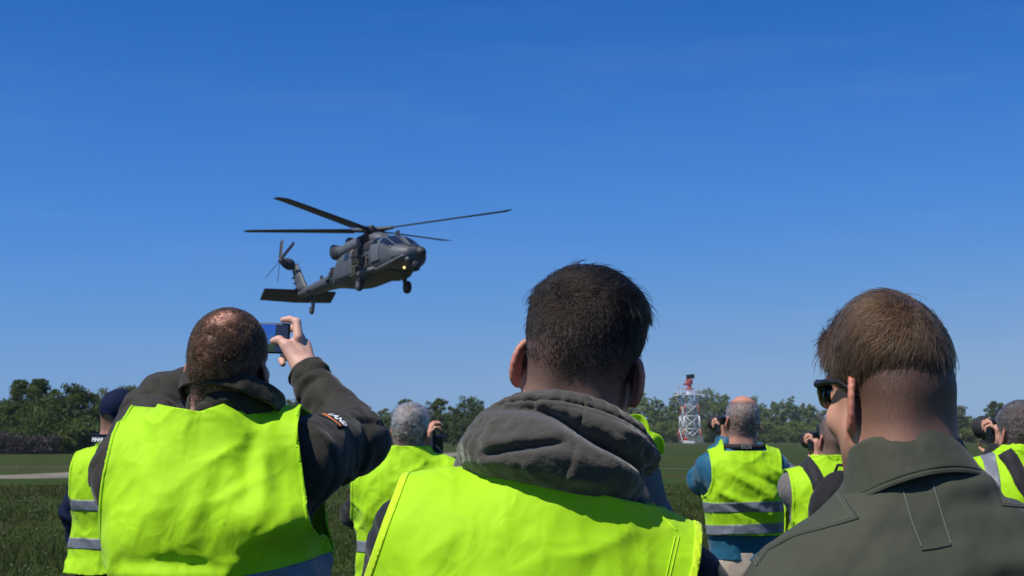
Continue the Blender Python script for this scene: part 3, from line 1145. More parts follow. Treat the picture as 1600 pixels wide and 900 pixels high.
cn = empty('equipment_container', (at(1086, HOR, 384).x, 384, 0), rad(5))
tag(cn, 'grey-green equipment container at the foot of the radar tower', 'container')
m_ = MB()
m_.box((0, 0, 1.0), (4.3, 2.3, 1.9))
for x in np.linspace(-1.9, 1.9, 12):
    m_.box((x, -1.17, 1.0), (0.14, 0.06, 1.7))
m_.obj('body', gal_m, cn, bevel=0.03)
m_ = MB()
m_.box((0, 0, 2.0), (4.45, 2.45, 0.12))
m_.obj('roof', gal_m, cn)
m_ = MB()
m_.box((1.2, -1.22, 0.95), (0.9, 0.06, 1.6))
m_.obj('door', gal_m, cn)
rb = empty('red_cabinet', (at(1071.5, HOR, 382).x, 382, 0))
tag(rb, 'small red cabinet standing left of the grey container', 'cabinet')
m_ = MB()
m_.box((0, 0, 0.75), (0.95, 0.7, 1.5))
m_.obj('body', plain('bright_red_paint', (0.62, 0.05, 0.035), 0.5), rb, bevel=0.05)
m_ = MB()
m_.box((0, -0.37, 0.75), (0.75, 0.05, 1.25))
m_.obj('door', plain('bright_red_door', (0.58, 0.045, 0.03), 0.5), rb)
wb = empty('white_block', (at(1076, HOR, 378).x, 378, 0))
tag(wb, 'low white concrete block in front of the radar tower foot', 'block')
m_ = MB()
m_.box((0, 0, 0.28), (3.0, 1.0, 0.55))
m_.box((-0.6, 0, 0.62), (1.4, 0.8, 0.14))
m_.obj('body', wht_m, wb, bevel=0.08)
# ================================================================ people
def steps(lo, hi, coarse, fine=()):
    xs, x = [lo], lo
    while x < hi:
        h = coarse
        for a, b, f in fine:
            if a - h <= x <= b:
                h = min(h, f)
        x += h
        xs.append(x)
    return np.array(xs, np.float32)


def ringsurf(fn, nu, nv, u0=0.0, u1=2 * math.pi, close=True):
    """grid surface fn(u, v) -> (N,3); closed in u when close"""
    us = np.linspace(u0, u1, nu, endpoint=not close)
    vs = np.linspace(0, 1, nv)
    U, Vv = np.meshgrid(us, vs, indexing='ij')
    P = fn(U.ravel(), Vv.ravel()).astype(np.float32)
    F = []
    m = nu if close else nu - 1
    i = np.arange(m)[:, None]
    j = np.arange(nv - 1)[None, :]
    i2 = (i + 1) % nu
    F = np.stack([(i * nv + j + 0 * i), (i2 * nv + j), (i2 * nv + j + 1), (i * nv + j + 1)], -1).reshape(-1, 4)
    return P, F


def xform(Mx, P):
    A = np.array(Mx)
    return (P @ A[:3, :3].T + A[:3, 3]).astype(np.float32)


def interp_rows(v, keys):
    K = np.array(keys, float)
    t = np.linspace(0, 1, 161)
    out = []
    for c in range(1, K.shape[1]):
        y = np.interp(t, K[:, 0], K[:, c])
        w = np.hanning(13)
        w /= w.sum()
        y = np.convolve(np.pad(y, 6, mode='reflect', reflect_type='odd'), w, 'valid')
        out.append(np.interp(v, t, y))
    return out


TORSO = [  # z, cx, cy, half width, half depth
    (0.70, 0, 0.005, 0.165, 0.110), (0.86, 0, 0.000, 0.172, 0.120), (0.98, 0, 0.005, 0.160, 0.112),
    (1.12, 0, 0.000, 0.168, 0.116), (1.25, 0, -0.012, 0.182, 0.124), (1.34, 0, -0.022, 0.185, 0.118),
    (1.40, 0, -0.026, 0.170, 0.100), (1.445, 0, -0.022, 0.125, 0.080), (1.49, 0, -0.010, 0.070, 0.066),
    (1.53, 0, 0.0, 0.056, 0.060), (1.60, 0, 0.006, 0.050, 0.055)]


def hand_prims(G, Mh, side, curl=(0.9, 0.9, 0.9, 0.9), k=0.006, thumb=0.6, spread=0.06, pts=None):
    """hand in frame Mh: wrist at origin, fingers along +y, back of the hand +z, thumb towards side*x"""
    q = lambda x, y, z: tuple(Mh @ Vector((x * side, y, z)))
    G.cone(q(0.0, -0.03, 0), q(0, 0.012, 0), 0.026, 0.027, k)
    for x in (-0.028, -0.010, 0.010, 0.026):
        G.cone(q(x * 0.55, 0.012, 0), q(x, 0.082 - abs(x) * 0.25, 0.001), 0.0165, 0.0125, 0.012)
    base = [(0.027, 0.085, 0.0), (0.009, 0.090, 0.002), (-0.010, 0.086, 0.0), (-0.027, 0.076, -0.003)]
    lens = [(0.040, 0.025, 0.021), (0.045, 0.028, 0.022), (0.041, 0.027, 0.021), (0.032, 0.020, 0.019)]
    rads = [(0.0095, 0.0088, 0.0078, 0.0068)] * 3 + [(0.0082, 0.0076, 0.0068, 0.006)]
    if pts is None:
        for i in range(4):
            p = Vector(base[i])
            a = 0.0
            sp = (1.5 - i) * spread
            for j in range(3):
                a += curl[i] * (0.75 if j == 0 else 1.0)
                d = Vector((math.sin(sp), math.cos(a) * math.cos(sp), -math.sin(a)))
                p2 = p + d * lens[i][j]
                G.cone(q(*p), q(*p2), rads[i][j], rads[i][j + 1], k * 0.6)
                p = p2
        p = [Vector((0.020, 0.020, -0.006)), Vector((0.043, 0.046, -0.016 - 0.01 * thumb)), Vector((0.050, 0.076, -0.022 - 0.022 * thumb)), Vector((0.046, 0.100, -0.026 - 0.034 * thumb))]
        for j, r in enumerate(((0.016, 0.0125), (0.0118, 0.0105), (0.0102, 0.0082))):
            G.cone(q(*p[j]), q(*p[j + 1]), r[0], r[1], k)
    else:
        for ch in pts:
            for j in range(len(ch) - 1):
                G.cone(q(*ch[j][:3]), q(*ch[j + 1][:3]), ch[j][3], ch[j + 1][3], k * 0.6)


def head_prims(G, H, ears=True, bulk=1.0, earout=30, face=True, ear_s=1.0):
    E = lambda c, r, k=0.02, cut=False, R=None: G.ell((0, 0, 0), r, H @ Matrix.Translation(c) @ (R.to_4x4() if R is not None else Matrix.Identity(4)), k, cut)
    C = lambda a, b, ra, rb, k=0.015, cut=False: G.cone(tuple(H @ Vector(a)), tuple(H @ Vector(b)), ra, rb, k, cut)
    E((0, -0.016, 0.046), (0.077, 0.099, 0.086))
    E((0, -0.058, 0.018), (0.060, 0.056, 0.060), 0.03)
    E((0, 0.028, -0.018), (0.064, 0.068, 0.090), 0.03)
    E((0, 0.070, 0.060), (0.052, 0.032, 0.036), 0.03)
    for s in (-1, 1):
        C((s * 0.052, 0.000, -0.045), (s * 0.022, 0.072, -0.098), 0.021 * bulk, 0.017 * bulk, 0.03)
        E((s * 0.046, 0.064, -0.022), (0.022, 0.022, 0.018), 0.025)
        C((s * 0.026, -0.066, 0.00), (s * 0.034, -0.062, -0.15), 0.032, 0.034 * bulk, 0.03)
    E((0, 0.083, -0.104), (0.022, 0.018, 0.018), 0.02)
    C((0, -0.020, -0.03), (0, -0.040, -0.17), 0.056, 0.060 * bulk, 0.03)
    if face:
        C((0, 0.092, 0.018), (0, 0.116, -0.030), 0.008, 0.013, 0.01)
        for s in (-1, 1):
            E((s * 0.013, 0.106, -0.036), (0.010, 0.012, 0.008), 0.008)
            E((s * 0.032, 0.100, 0.012), (0.018, 0.013, 0.012), 0.012, True)
            E((s * 0.032, 0.086, 0.010), (0.013, 0.012, 0.012), 0.004)
            C((s * 0.014, 0.098, 0.030), (s * 0.046, 0.086, 0.032), 0.007, 0.006, 0.01)
        E((0, 0.099, -0.062), (0.022, 0.010, 0.006), 0.006)
        E((0, 0.098, -0.071), (0.019, 0.010, 0.006), 0.006)
        C((-0.022, 0.106, -0.0665), (0.022, 0.106, -0.0665), 0.0022, 0.0022, 0.003, True)
    if ears:
        a = rad(earout)
        for s in (-1, 1):
            e2 = Vector((s * math.sin(a), -math.cos(a), 0.0))
            e3 = Vector((0, -0.22, 1)).normalized()
            e1 = e3.cross(e2) * (1 if s > 0 else -1)
            e3 = e2.cross(e1).normalized() * (1 if e2.cross(e1).z > 0 else -1)
            base = Vector((s * 0.0705, -0.004, -0.006))
            R = Matrix((e1, e2, e3)).transposed()
            c = base + e2 * 0.016
            E(c, (0.0050, 0.0175 * ear_s, 0.031 * ear_s), 0.008, False, R)
            prev = None
            for t in np.linspace(-0.55, 3.5, 12):
                p = c + e2 * (0.0185 * ear_s * math.sin(t)) + e3 * (0.0315 * ear_s * math.cos(t)) - e1 * (0.0015 if s > 0 else 0.0015)
                if prev is not None:
                    C(prev, p, 0.0044, 0.0044, 0.004)
                prev = p
            E(c - e3 * 0.026 * ear_s - e2 * 0.004, (0.006, 0.009, 0.010), 0.006, False, R)


def scalp_line(p, nape=0.0):
    """signed height above the hairline in head coordinates (positive on the scalp)"""
    zl = np.interp(p[:, 1], [-0.12, -0.035, -0.012, 0.012, 0.040, 0.060, 0.088, 0.12], [-0.078, -0.080, -0.012, 0.022, 0.018, 0.045, 0.082, 0.100])
    d = p[:, 2] - zl + nape * smooth01(-0.012, -0.035, p[:, 1])
    ear = (np.abs(p[:, 0]) > 0.0775) & (np.abs(p[:, 2] + 0.004) < 0.042) & (p[:, 1] < 0.03) & (p[:, 1] > -0.048)
    return np.where(ear, -0.05, d)


def grow_hair(name, parent, V, F, Hinv, n, density, length, flow, mat, r0=0.00045, nseg=5, lift=0.5, jitter=0.35, curl=0.0, seed=1, curlf=60.0):
    """V, F: skin mesh; density(p), length(p), flow(p, n) in head coordinates"""
    rg = np.random.default_rng(seed)
    P = xform(Hinv, V)
    T = tri(F)
    c = P[T].mean(1)
    keep = (np.abs(c[:, 0]) < 0.13) & (np.abs(c[:, 1]) < 0.14) & (c[:, 2] > -0.12) & (c[:, 2] < 0.17)
    T = T[keep]
    c = c[keep]
    a = P[T[:, 0]]
    e1, e2 = P[T[:, 1]] - a, P[T[:, 2]] - a
    cr = np.cross(e1, e2)
    area = np.linalg.norm(cr, axis=1)
    w = area * np.clip(density(c), 0, None)
    idx = rg.choice(len(T), n, p=w / w.sum())
    r1, r2 = rg.random(n), rg.random(n)
    fl = r1 + r2 > 1
    r1[fl], r2[fl] = 1 - r1[fl], 1 - r2[fl]
    root = a[idx] + r1[:, None] * e1[idx] + r2[:, None] * e2[idx]
    VN = vnormals(P, F)
    nrm = VN[T[idx, 0]]
    d = flow(root, nrm)
    d = d + jitter * rg.normal(size=d.shape)
    # neighbouring hairs lean together in small locks
    lock = np.stack([vnoise(root * 75, 1), vnoise(root * 75, 2), vnoise(root * 75, 3)], 1)
    d = d + lock * jitter * 1.6
    d = d + jitter * 1.2 * np.stack([vnoise(root * 28, 11), vnoise(root * 28, 12), vnoise(root * 28, 13)], 1)
    d -= nrm * (d * nrm).sum(1, keepdims=True)
    d /= np.linalg.norm(d, axis=1, keepdims=True) + 1e-6
    L = length(root) * rg.uniform(0.6, 1.15, n) * np.where(rg.random(n) < 0.025, 1.45, 1.0)
    pts = np.empty((n, nseg, 3), np.float32)
    p = root - nrm * 0.0012
    pts[:, 0] = p
    ph = rg.random((n, 1)) * 6.28
    bi = np.cross(nrm, d)
    for i in range(1, nseg):
        t = i / (nseg - 1)
        wgt = np.clip(lift * (1 - t * 0.8), 0, 1)
        cur = (p - np.array([0, -0.016, 0.04])) / np.array([0.9, 1.1, 1.0])
        cur /= np.linalg.norm(cur, axis=1, keepdims=True) + 1e-6
        dt = d - cur * (d * cur).sum(1, keepdims=True)
        dt /= np.linalg.norm(dt, axis=1, keepdims=True) + 1e-6
        dr = cur * wgt + dt * (1 - wgt)
        if curl:
            s = L[:, None] * t * curlf + ph
            dr = dr + curl * (bi * np.cos(s) + nrm * np.sin(s) * 0.7)
        dr /= np.linalg.norm(dr, axis=1, keepdims=True) + 1e-6
        p = p + dr * (L / (nseg - 1))[:, None]
        pts[:, i] = p
    pts = xform(Hinv.inverted(), pts.reshape(-1, 3))
    hc = bpy.data.hair_curves.new(name)
    hc.add_curves([nseg] * n)
    hc.position_data.foreach_set('vector', pts.ravel())
    rr = (r0 * np.linspace(1.0, 0.45, nseg))[None, :] * np.ones((n, 1))
    at_ = hc.attributes.get('radius') or hc.attributes.new('radius', 'FLOAT', 'POINT')
    at_.data.foreach_set('value', rr.astype(np.float32).ravel())
    hc.materials.append(mat)
    o = bpy.data.objects.new(name, hc)
    COL.objects.link(o)
    o.parent = parent
    return o


def frame_from(y_dir, z_hint, origin):
    y = Vector(y_dir).normalized()
    z = Vector(z_hint)
    z = (z - y * z.dot(y)).normalized()
    x = y.cross(z)
    m = Matrix((x, y, z)).transposed().to_4x4()
    m.translation = origin
    return m


class Person:
    def __init__(s, label, loc, rz=0.0, scale=1.0, roll=0, lean=0, yaw=0, wide=1.0, deep=1.0, head=(0, 0.0, 1.60), hrot=(0, 0, 0),
                 armL=None, armR=None, fine=0.006, coarse=0.012, skin=None, hmask=None, redness=None, shoulder=(0.175, -0.015, 1.405),
                 handL=None, handR=None, earout=30, pivot=1.10, headscale=1.0, stance=0.1, bulk=1.0, ear_s=1.0, dz=-0.035, ty=0.0):
        s.T = Matrix.Translation((0, ty, pivot + dz)) @ Euler((rad(-lean), rad(roll), rad(yaw)), 'XYZ').to_matrix().to_4x4() @ Matrix.Translation((0, 0, -pivot))
        s.keys = [(z, cx, cy, a * wide, b * deep) for z, cx, cy, a, b in TORSO]
        s.H = Matrix.Translation(head) @ Euler((rad(hrot[0]), rad(hrot[1]), rad(hrot[2])), 'YXZ').to_matrix().to_4x4() @ Matrix.Diagonal((*(headscale if isinstance(headscale, tuple) else (headscale,) * 3), 1.0))
        s.Hi = s.H.inverted()
        sh = Vector(shoulder)
        s.SL = s.T @ Vector((-sh.x, sh.y, sh.z))
        s.SR = s.T @ Vector(sh)
        dl = (-0.235, 0.0, 1.12), (-0.225, 0.06, 0.88)
        dr = (0.235, 0.0, 1.12), (0.225, 0.06, 0.88)
        s.EL, s.WL = (Vector(p) for p in (armL or dl))
        s.ER, s.WR = (Vector(p) for p in (armR or dr))
        s.neck = s.T @ Vector((0, -0.012, 1.47))
        s.stance = stance
        s.legs = {}
        for sd in (-1, 1):
            s.legs[sd] = [Vector((sd * 0.088, 0.0, 0.88)), Vector((sd * (0.07 + stance * 0.4), 0.025, 0.49)), Vector((sd * (0.06 + stance * 0.6), -0.02, 0.075))]
        hp = s.H @ Vector((0, 0, 0))
        # hand frames
        s.HL = frame_from(s.WL - s.EL, (0, -1, 0.3), s.WL) if handL is None else handL[0]
        s.HR = frame_from(s.WR - s.ER, (0, -1, 0.3), s.WR) if handR is None else handR[0]
        allp = [hp + Vector((0, 0, 0.2)), hp + Vector((0.16, 0.18, 0)), hp - Vector((0.16, 0.18, 0)), s.EL, s.WL, s.ER, s.WR, s.SL, s.SR,
                s.HL @ Vector((0, 0.13, 0)), s.HR @ Vector((0, 0.13, 0)), Vector((-0.22, -0.2, 0)), Vector((0.22, 0.22, 0))]
        lo = np.min([tuple(p) for p in allp], 0) - 0.09
        hi = np.max([tuple(p) for p in allp], 0) + 0.09
        lo[2] = -0.02
        fx, fy, fz = [], [], []
        fx.append((hp.x - 0.13, hp.x + 0.13, fine)), fy.append((hp.y - 0.15, hp.y + 0.15, fine)), fz.append((hp.z - 0.17, hp.z + 0.18, fine))
        for hm, on in ((s.HL, handL), (s.HR, handR)):
            if on is not None:
                c = hm @ Vector((0, 0.05, 0))
                f = on[1].get('fine', fine)
                fx.append((c.x - 0.11, c.x + 0.11, f)), fy.append((c.y - 0.11, c.y + 0.11, f)), fz.append((c.z - 0.11, c.z + 0.12, f))
        G = Grid(steps(lo[0], hi[0], coarse, fx), steps(lo[1], hi[1], coarse, fy), steps(lo[2], hi[2], coarse * 1.5, fz))
        G.loft([k for k in s.keys if k[0] > 0.8], s.T, -0.014)
        for sd, (a, b, c) in s.legs.items():
            G.cone(a, b, 0.078, 0.055, 0.04)
            G.cone(b, c, 0.054, 0.036, 0.03)
            G.ell((c.x, 0.055, 0.04), (0.042, 0.125, 0.04), None, 0.03)
        for S_, E_, W_ in ((s.SL, s.EL, s.WL), (s.SR, s.ER, s.WR)):
            G.cone(S_, E_, 0.056, 0.041, 0.03)
            G.cone(E_, W_, 0.041, 0.027, 0.02)
        G.cone(s.neck, tuple(s.H @ Vector((0, -0.025, -0.06))), 0.062 * bulk, 0.056 * bulk, 0.03)
        head_prims(G, s.H, earout=earout, bulk=bulk, ear_s=ear_s)
        hand_prims(G, s.HL, 1, **({k: v for k, v in handL[1].items() if k != 'fine'} if handL else {}))
        hand_prims(G, s.HR, -1, **({k: v for k, v in handR[1].items() if k != 'fine'} if handR else {}))
        V, F = G.nets(1)
        s.V, s.F = V, F
        me = mesh_np('person', V, F)
        P = xform(s.Hi, V)
        inhead = (np.abs(P[:, 0]) < 0.13) & (np.abs(P[:, 1]) < 0.16) & (np.abs(P[:, 2] - 0.03) < 0.16)
        sc = np.zeros(len(V), np.float32)
        if hmask is not None:
            sc = np.where(inhead, hmask(P), 0)
        fset(me, 'scalp', sc)
        rd = np.full(len(V), -0.12, np.float32)
        ear = inhead & (np.abs(P[:, 0]) > 0.078) & (np.abs(P[:, 2]) < 0.05)
        rd[ear] = 0.5
        if redness is not None:
            rd = np.where(inhead, rd + redness(P), rd)
        fset(me, 'red', rd)
        s.o = link('person', me, skin)
        s.o.location = (loc[0], loc[1], 0)
        s.o.rotation_euler = (0, 0, rad(rz))
        s.o.scale = (scale,) * 3
        tag(s.o, label, 'person', 'people watching from the field')
        s.wide, s.deep = wide, deep

    # -------------------------------------------------------------- clothes
    def jacket(s, mat, name='jacket', off=0.012, hem=0.80, sleeve=(0.072, 0.062, 0.045), h=0.008, cuff=0.01, disp=None, neck=1.50, amp=0.006, kk=0.045, arms=('L', 'R'), short=False, trap=(1.475, 0.045)):
        pts = [s.SL, s.SR, Vector((-0.24, -0.2, hem)), Vector((0.24, 0.2, hem)), s.neck + Vector((0, 0, 0.05))]
        for a in arms:
            pts += [getattr(s, 'E' + a), getattr(s, 'W' + a)]
        lo = np.min([tuple(p) for p in pts], 0) - 0.11
        hi = np.max([tuple(p) for p in pts], 0) + 0.11
        lo[2] = max(lo[2], 0.5)
        G = Grid(steps(lo[0], hi[0], h), steps(lo[1], hi[1], h), steps(lo[2], hi[2], h))
        G.loft(s.keys, s.T, off, kk)
        for sd in (-1, 1):
            a = s.T @ Vector((sd * 0.045, -0.02, trap[0]))
            b = s.SL if sd < 0 else s.SR
            G.cone(a, b, trap[1] + off, 0.052 + off if trap[1] > 0.04 else 0.045 + off, kk)
        for a in arms:
            S_, E_, W_ = (getattr(s, q + a) for q in 'SEW')
            if short:
                E2 = S_.lerp(E_, 0.72)
                G.cone(S_, E2, sleeve[0], sleeve[1], kk)
                continue
            G.cone(S_, E_, sleeve[0], sleeve[1], kk)
            G.cone(E_, W_, sleeve[1], sleeve[2], 0.03)
        V, F = G.nets(2)
        Nn = vnormals(V, F)
        # ring folds along sleeves, drape folds on the trunk
        d = amp * fbm(V * np.array([14, 14, 9]), 3, 4)
        for a in arms:
            S_, E_, W_ = (np.array(getattr(s, q + a)) for q in 'SEW')
            for A, B in ((S_, E_), (E_, W_)):
                ab = B - A
                L = np.linalg.norm(ab)
                t = ((V - A) @ ab) / L ** 2
                q = V - A - t[:, None] * ab
                near = (t > -0.1) & (t < 1.15) & (np.linalg.norm(q, axis=1) < max(sleeve) + 0.03)
                sw = vnoise(np.stack([t * L * 34 + 2.5 * vnoise(V * 9, 9), q @ np.array([3.0, 2, 1]) * 3, q @ np.array([1.0, -2, 3]) * 3], 1), 6)
                d = np.where(near, d + amp * 1.4 * (1 - np.abs(sw)) * sw * 2, d)
        if disp is not None:
            d = d + disp(V, Nn)
        V = (V + Nn * d[:, None]).astype(np.float32)
        g = np.maximum(hem - V[:, 2], -1)
        nk = xform(s.T.inverted(), V)
        g = np.maximum(g, np.where(np.hypot(nk[:, 0], nk[:, 1]) < 0.10, nk[:, 2] - neck, -1))
        if not short:
            for a in arms:
                E_, W_ = np.array(getattr(s, 'E' + a)), np.array(getattr(s, 'W' + a))
                ax = (W_ - E_) / np.linalg.norm(W_ - E_)
                tt = (V - W_) @ ax
                dist = np.linalg.norm(V - W_ - tt[:, None] * ax, axis=1)
                g = np.maximum(g, np.where((dist < 0.075) & (np.abs(tt) < 0.09), tt + cuff, -1))
        V, F = clip(V, F, g)
        o = obj(name, V, F, mat, s.o)
        solidify(o, 0.004, -1)
        s.jV, s.jF = V, F
        return o

    def vest(s, mat, off=0.03, hem=0.78, h=0.007, amp=0.006, edge=None, neck_r=0.112, stripes=(), disp=None, flare=0.0, kk=0.06, vstripes=(), binding=True, armpit=1.16, thick=0.003, arm_r=0.07, dropneck=1.435, keys=None, front=True, side_slit=None, bind_w=0.012, bind_mat=None, nclip=None):
        """hi-vis vest draped over the trunk; edge: rows (z, half width) of the armhole in trunk coordinates"""
        keys = keys or s.keys
        a = max(k[3] for k in keys) + off + 0.08 + flare
        lo = np.array([-a - 0.12, -0.26 - flare, hem - 0.03])
        hi = np.array([a + 0.12, 0.26 + flare, max(s.SL.z, s.SR.z) + 0.16])
        G = Grid(steps(lo[0], hi[0], h), steps(lo[1], hi[1], h), steps(lo[2], hi[2], h))
        G.loft([(z, cx, cy, w + flare * smooth01(1.1, 0.75, z), d + flare * 0.8 * smooth01(1.1, 0.75, z)) for z, cx, cy, w, d in keys], s.T, off, kk)
        for sd, S_, E_ in ((-1, s.SL, s.EL), (1, s.SR, s.ER)):
            a0 = s.T @ Vector((sd * 0.045, -0.02, 1.475))
            G.cone(a0, S_, 0.042 + off, 0.050 + off, kk)
            G.cone(S_, S_.lerp(E_, 0.35), 0.052 + off, arm_r + off * 0.4, kk)
        V, F = G.nets(3)
        Nn = vnormals(V, F)
        q = xform(s.T.inverted(), V)
        d = 0.55 * amp * fbm(np.stack([q[:, 0] * 13 + q[:, 2] * 3, q[:, 1] * 13, q[:, 2] * 4.5], 1), 3, 11)
        rr = vnoise(np.stack([q[:, 0] * 7 + q[:, 2] * 9, q[:, 1] * 8, q[:, 2] * 5 - q[:, 0] * 5], 1), 21)
        d = d + amp * 1.1 * (1 - np.abs(rr)) ** 3
        # crisp crumples: narrow ridges running every which way
        for sc_, am_, sd_ in ((9.0, 0.9, 31), (19.0, 0.5, 32)):
            wv = q + 0.03 * np.stack([vnoise(q * 9, 41), vnoise(q * 9, 42), vnoise(q * 9, 43)], 1)
            rd_ = vnoise(wv * np.array([sc_, sc_, sc_ * 0.6]), sd_)
            d = d + amp * am_ * np.clip(1 - 3.0 * np.abs(rd_), 0, 1) ** 1.5 * (0.4 + 0.6 * np.abs(vnoise(q * 4, sd_ + 5)))
        if disp is not None:
            d = d + disp(q, Nn)
        d = np.maximum(d, -0.014)
        V = (V + Nn * d[:, None]).astype(np.float32)
        q = xform(s.T.inverted(), V)
        E = np.array(edge or [(1.14, 0.235), (1.20, 0.205), (1.28, 0.180), (1.36, 0.182), (1.46, 0.195), (1.55, 0.205)])
        ew = np.interp(q[:, 2], E[:, 0], E[:, 1]) * (1 if edge else s.wide)
        ga = np.where(q[:, 2] > armpit, np.abs(q[:, 0]) - ew, -0.2)
        if edge is not None and E.shape[1] == 3:
            ew2 = np.interp(q[:, 2], E[:, 0], E[:, 2])
            ga = np.where(q[:, 2] > armpit, np.where(q[:, 0] < 0, -q[:, 0] - ew, q[:, 0] - ew2), -0.2)
        gn = np.where(q[:, 2] > dropneck - 0.10, neck_r - np.sqrt(q[:, 0] ** 2 + (q[:, 1] - 0.02) ** 2 + (1.3 * np.minimum(q[:, 2] - dropneck, 0)) ** 2), -0.2)
        gn = np.maximum(gn, np.where(q[:, 1] > 0.02, 0.012 - np.abs(q[:, 0]) + 0.30 * np.maximum(q[:, 2] - 1.2, 0), -0.2)) if front else gn
        gh = hem - V[:, 2] + 0.006 * vnoise(V * 9, 5)
        g = np.maximum(np.maximum(ga, gn), gh)
        if nclip is not None:
            g = np.maximum(g, nclip(q))
        g0 = g.copy()
        V2, F2 = clip(V, F, g)
        o = obj('vest', V2, F2, mat, s.o)
        solidify(o, thick, -1)
        Vb = V + Nn * 0.0012
        if binding:
            gb = np.maximum(g0, -(np.maximum(ga, gn) + bind_w))
            Vc, Fc = clip(Vb, F, gb)
            if len(Fc):
                b = obj('edge_binding', Vc, Fc, bind_mat or mat, o)
                solidify(b, 0.002, -0.4)
        for (zc, w, slope) in stripes:
            gs = np.maximum(g0, np.abs(q[:, 2] - zc - slope * q[:, 0] + 0.006 * vnoise(q * 6, 3)) - w / 2)
            Vc, Fc = clip(Vb, F, gs)
            if len(Fc):
                st = obj('reflective_stripe', Vc, Fc, M['reflect'], o)
                solidify(st, 0.002, -0.4)
        for (xc, w, z0, slope) in vstripes:
            gs = np.maximum(np.maximum(g0, np.abs(q[:, 0] - xc - slope * (q[:, 2] - 1.4)) - w / 2), z0 - q[:, 2])
            Vc, Fc = clip(Vb, F, gs)
            if len(Fc):
                st = obj('reflective_stripe', Vc, Fc, M['reflect'], o)
                solidify(st, 0.002, -0.4)
        s.vV, s.vF, s.vest_o = V2, F2, o
        return o

    def trousers(s, mat, top=0.92, h=0.014):
        G = Grid(steps(-0.32, 0.32, h), steps(-0.24, 0.24, h), steps(0.03, top + 0.05, h))
        G.loft([(0.74, 0, 0.0, 0.155, 0.11), (0.86, 0, 0, 0.172, 0.12), (top + 0.04, 0, 0.005, 0.165, 0.113)], None, 0.004, 0.05)
        for sd, (a, b, c) in s.legs.items():
            G.cone(a, b, 0.092, 0.075, 0.05)
            G.cone(b, c, 0.075, 0.068, 0.03)
        V, F = G.nets(2)
        Nn = vnormals(V, F)
        V = (V + Nn * (0.008 * fbm(V * np.array([10, 10, 14]), 3, 2))[:, None]).astype(np.float32)
        V, F = clip(V, F, np.maximum(0.06 - V[:, 2], V[:, 2] - top))
        o = obj('trousers', V, F, mat, s.o)
        solidify(o, 0.004, -1)
        for sd, (a, b, c) in s.legs.items():
            G = Grid(steps(c.x - 0.09, c.x + 0.09, 0.01), steps(-0.14, 0.24, 0.01), steps(-0.02, 0.16, 0.01))
            G.ell((c.x, 0.06, 0.045), (0.050, 0.140, 0.043), None, 0.02)
            G.cone((c.x, -0.03, 0.05), (c.x, -0.03, 0.12), 0.046, 0.048, 0.03)
            V, F = G.nets(2)
            V[:, 2] = np.maximum(V[:, 2], 0.002)
            obj('shoe', V, F, M['shoe'], s.o)
        return o

    def collar(s, name, mat, rows, u0=0.0, u1=2 * math.pi, frame=None, nu=96, nv=28, sx=1.0, sy=1.0, disp=None, thick=0.004, lift=None, front=1.0):
        """rows (v, radius, height) turned round the neck; u = 0 is the nape"""
        fr = frame if frame is not None else s.T @ Matrix.Translation((0, -0.012, 1.47))

        def fn(u, v):
            r, hgt = interp_rows(v, rows)
            if lift is not None:
                r, hgt = lift(u, v, r, hgt)
            if disp is not None:
                r = r + disp(u, v)
            fy = np.where(np.cos(u) < 0, front, 1.0)
            return np.stack([np.sin(u) * r * sx, -np.cos(u) * r * sy * fy, hgt], 1)
        P, F = ringsurf(fn, nu, nv, u0, u1, close=abs(u1 - u0 - 2 * math.pi) < 1e-6)
        P = xform(fr, P)
        o = obj(name, P, F, mat, s.o)
        solidify(o, thick, 0)
        s.cV, s.cF = P, F
        return o


def ray_polyline(parent, V, F, pix, off=0.0015, n=14):
    """points where sight lines through photo pixels meet a garment, in the wearer's frame"""
    bvh = BVHTree.FromPolygons([tuple(v) for v in V.tolist()], tri(F).tolist())
    mw = Matrix.LocRotScale(parent.location, parent.rotation_euler, parent.scale)
    mi = mw.inverted()
    o = mi @ Vector((0, 0, CAMZ))
    out = []
    for k in range(len(pix) - 1):
        for i in range(n if k < len(pix) - 2 else n + 1):
            t = i / n
            px = pix[k][0] * (1 - t) + pix[k + 1][0] * t
            py = pix[k][1] * (1 - t) + pix[k + 1][1] * t
            d = (mi @ at(px, py, 10.0) - o).normalized()
            hit, nn, _, _ = bvh.ray_cast(o, d)
            if hit is not None:
                if nn.dot(d) > 0:
                    nn = -nn
                out.append(hit + nn * off)
    return out


def stitch(name, parent, V, F, pix, mat, r=0.0009, off=0.0012, dashed=False, n=14):
    pts = ray_polyline(parent if parent.parent is None else parent.parent, V, F, pix, off, n)
    if len(pts) < 3:
        return None
    mb = MB()
    if dashed:
        for i in range(0, len(pts) - 1):
            a, b = pts[i], pts[i + 1]
            if (b - a).length < 0.05:
                mb.tube([a, a.lerp(b, 0.62)], r, 5)
    else:
        mb.tube(pts, r, 6)
    return mb.obj(name, mat, parent, smooth=True)


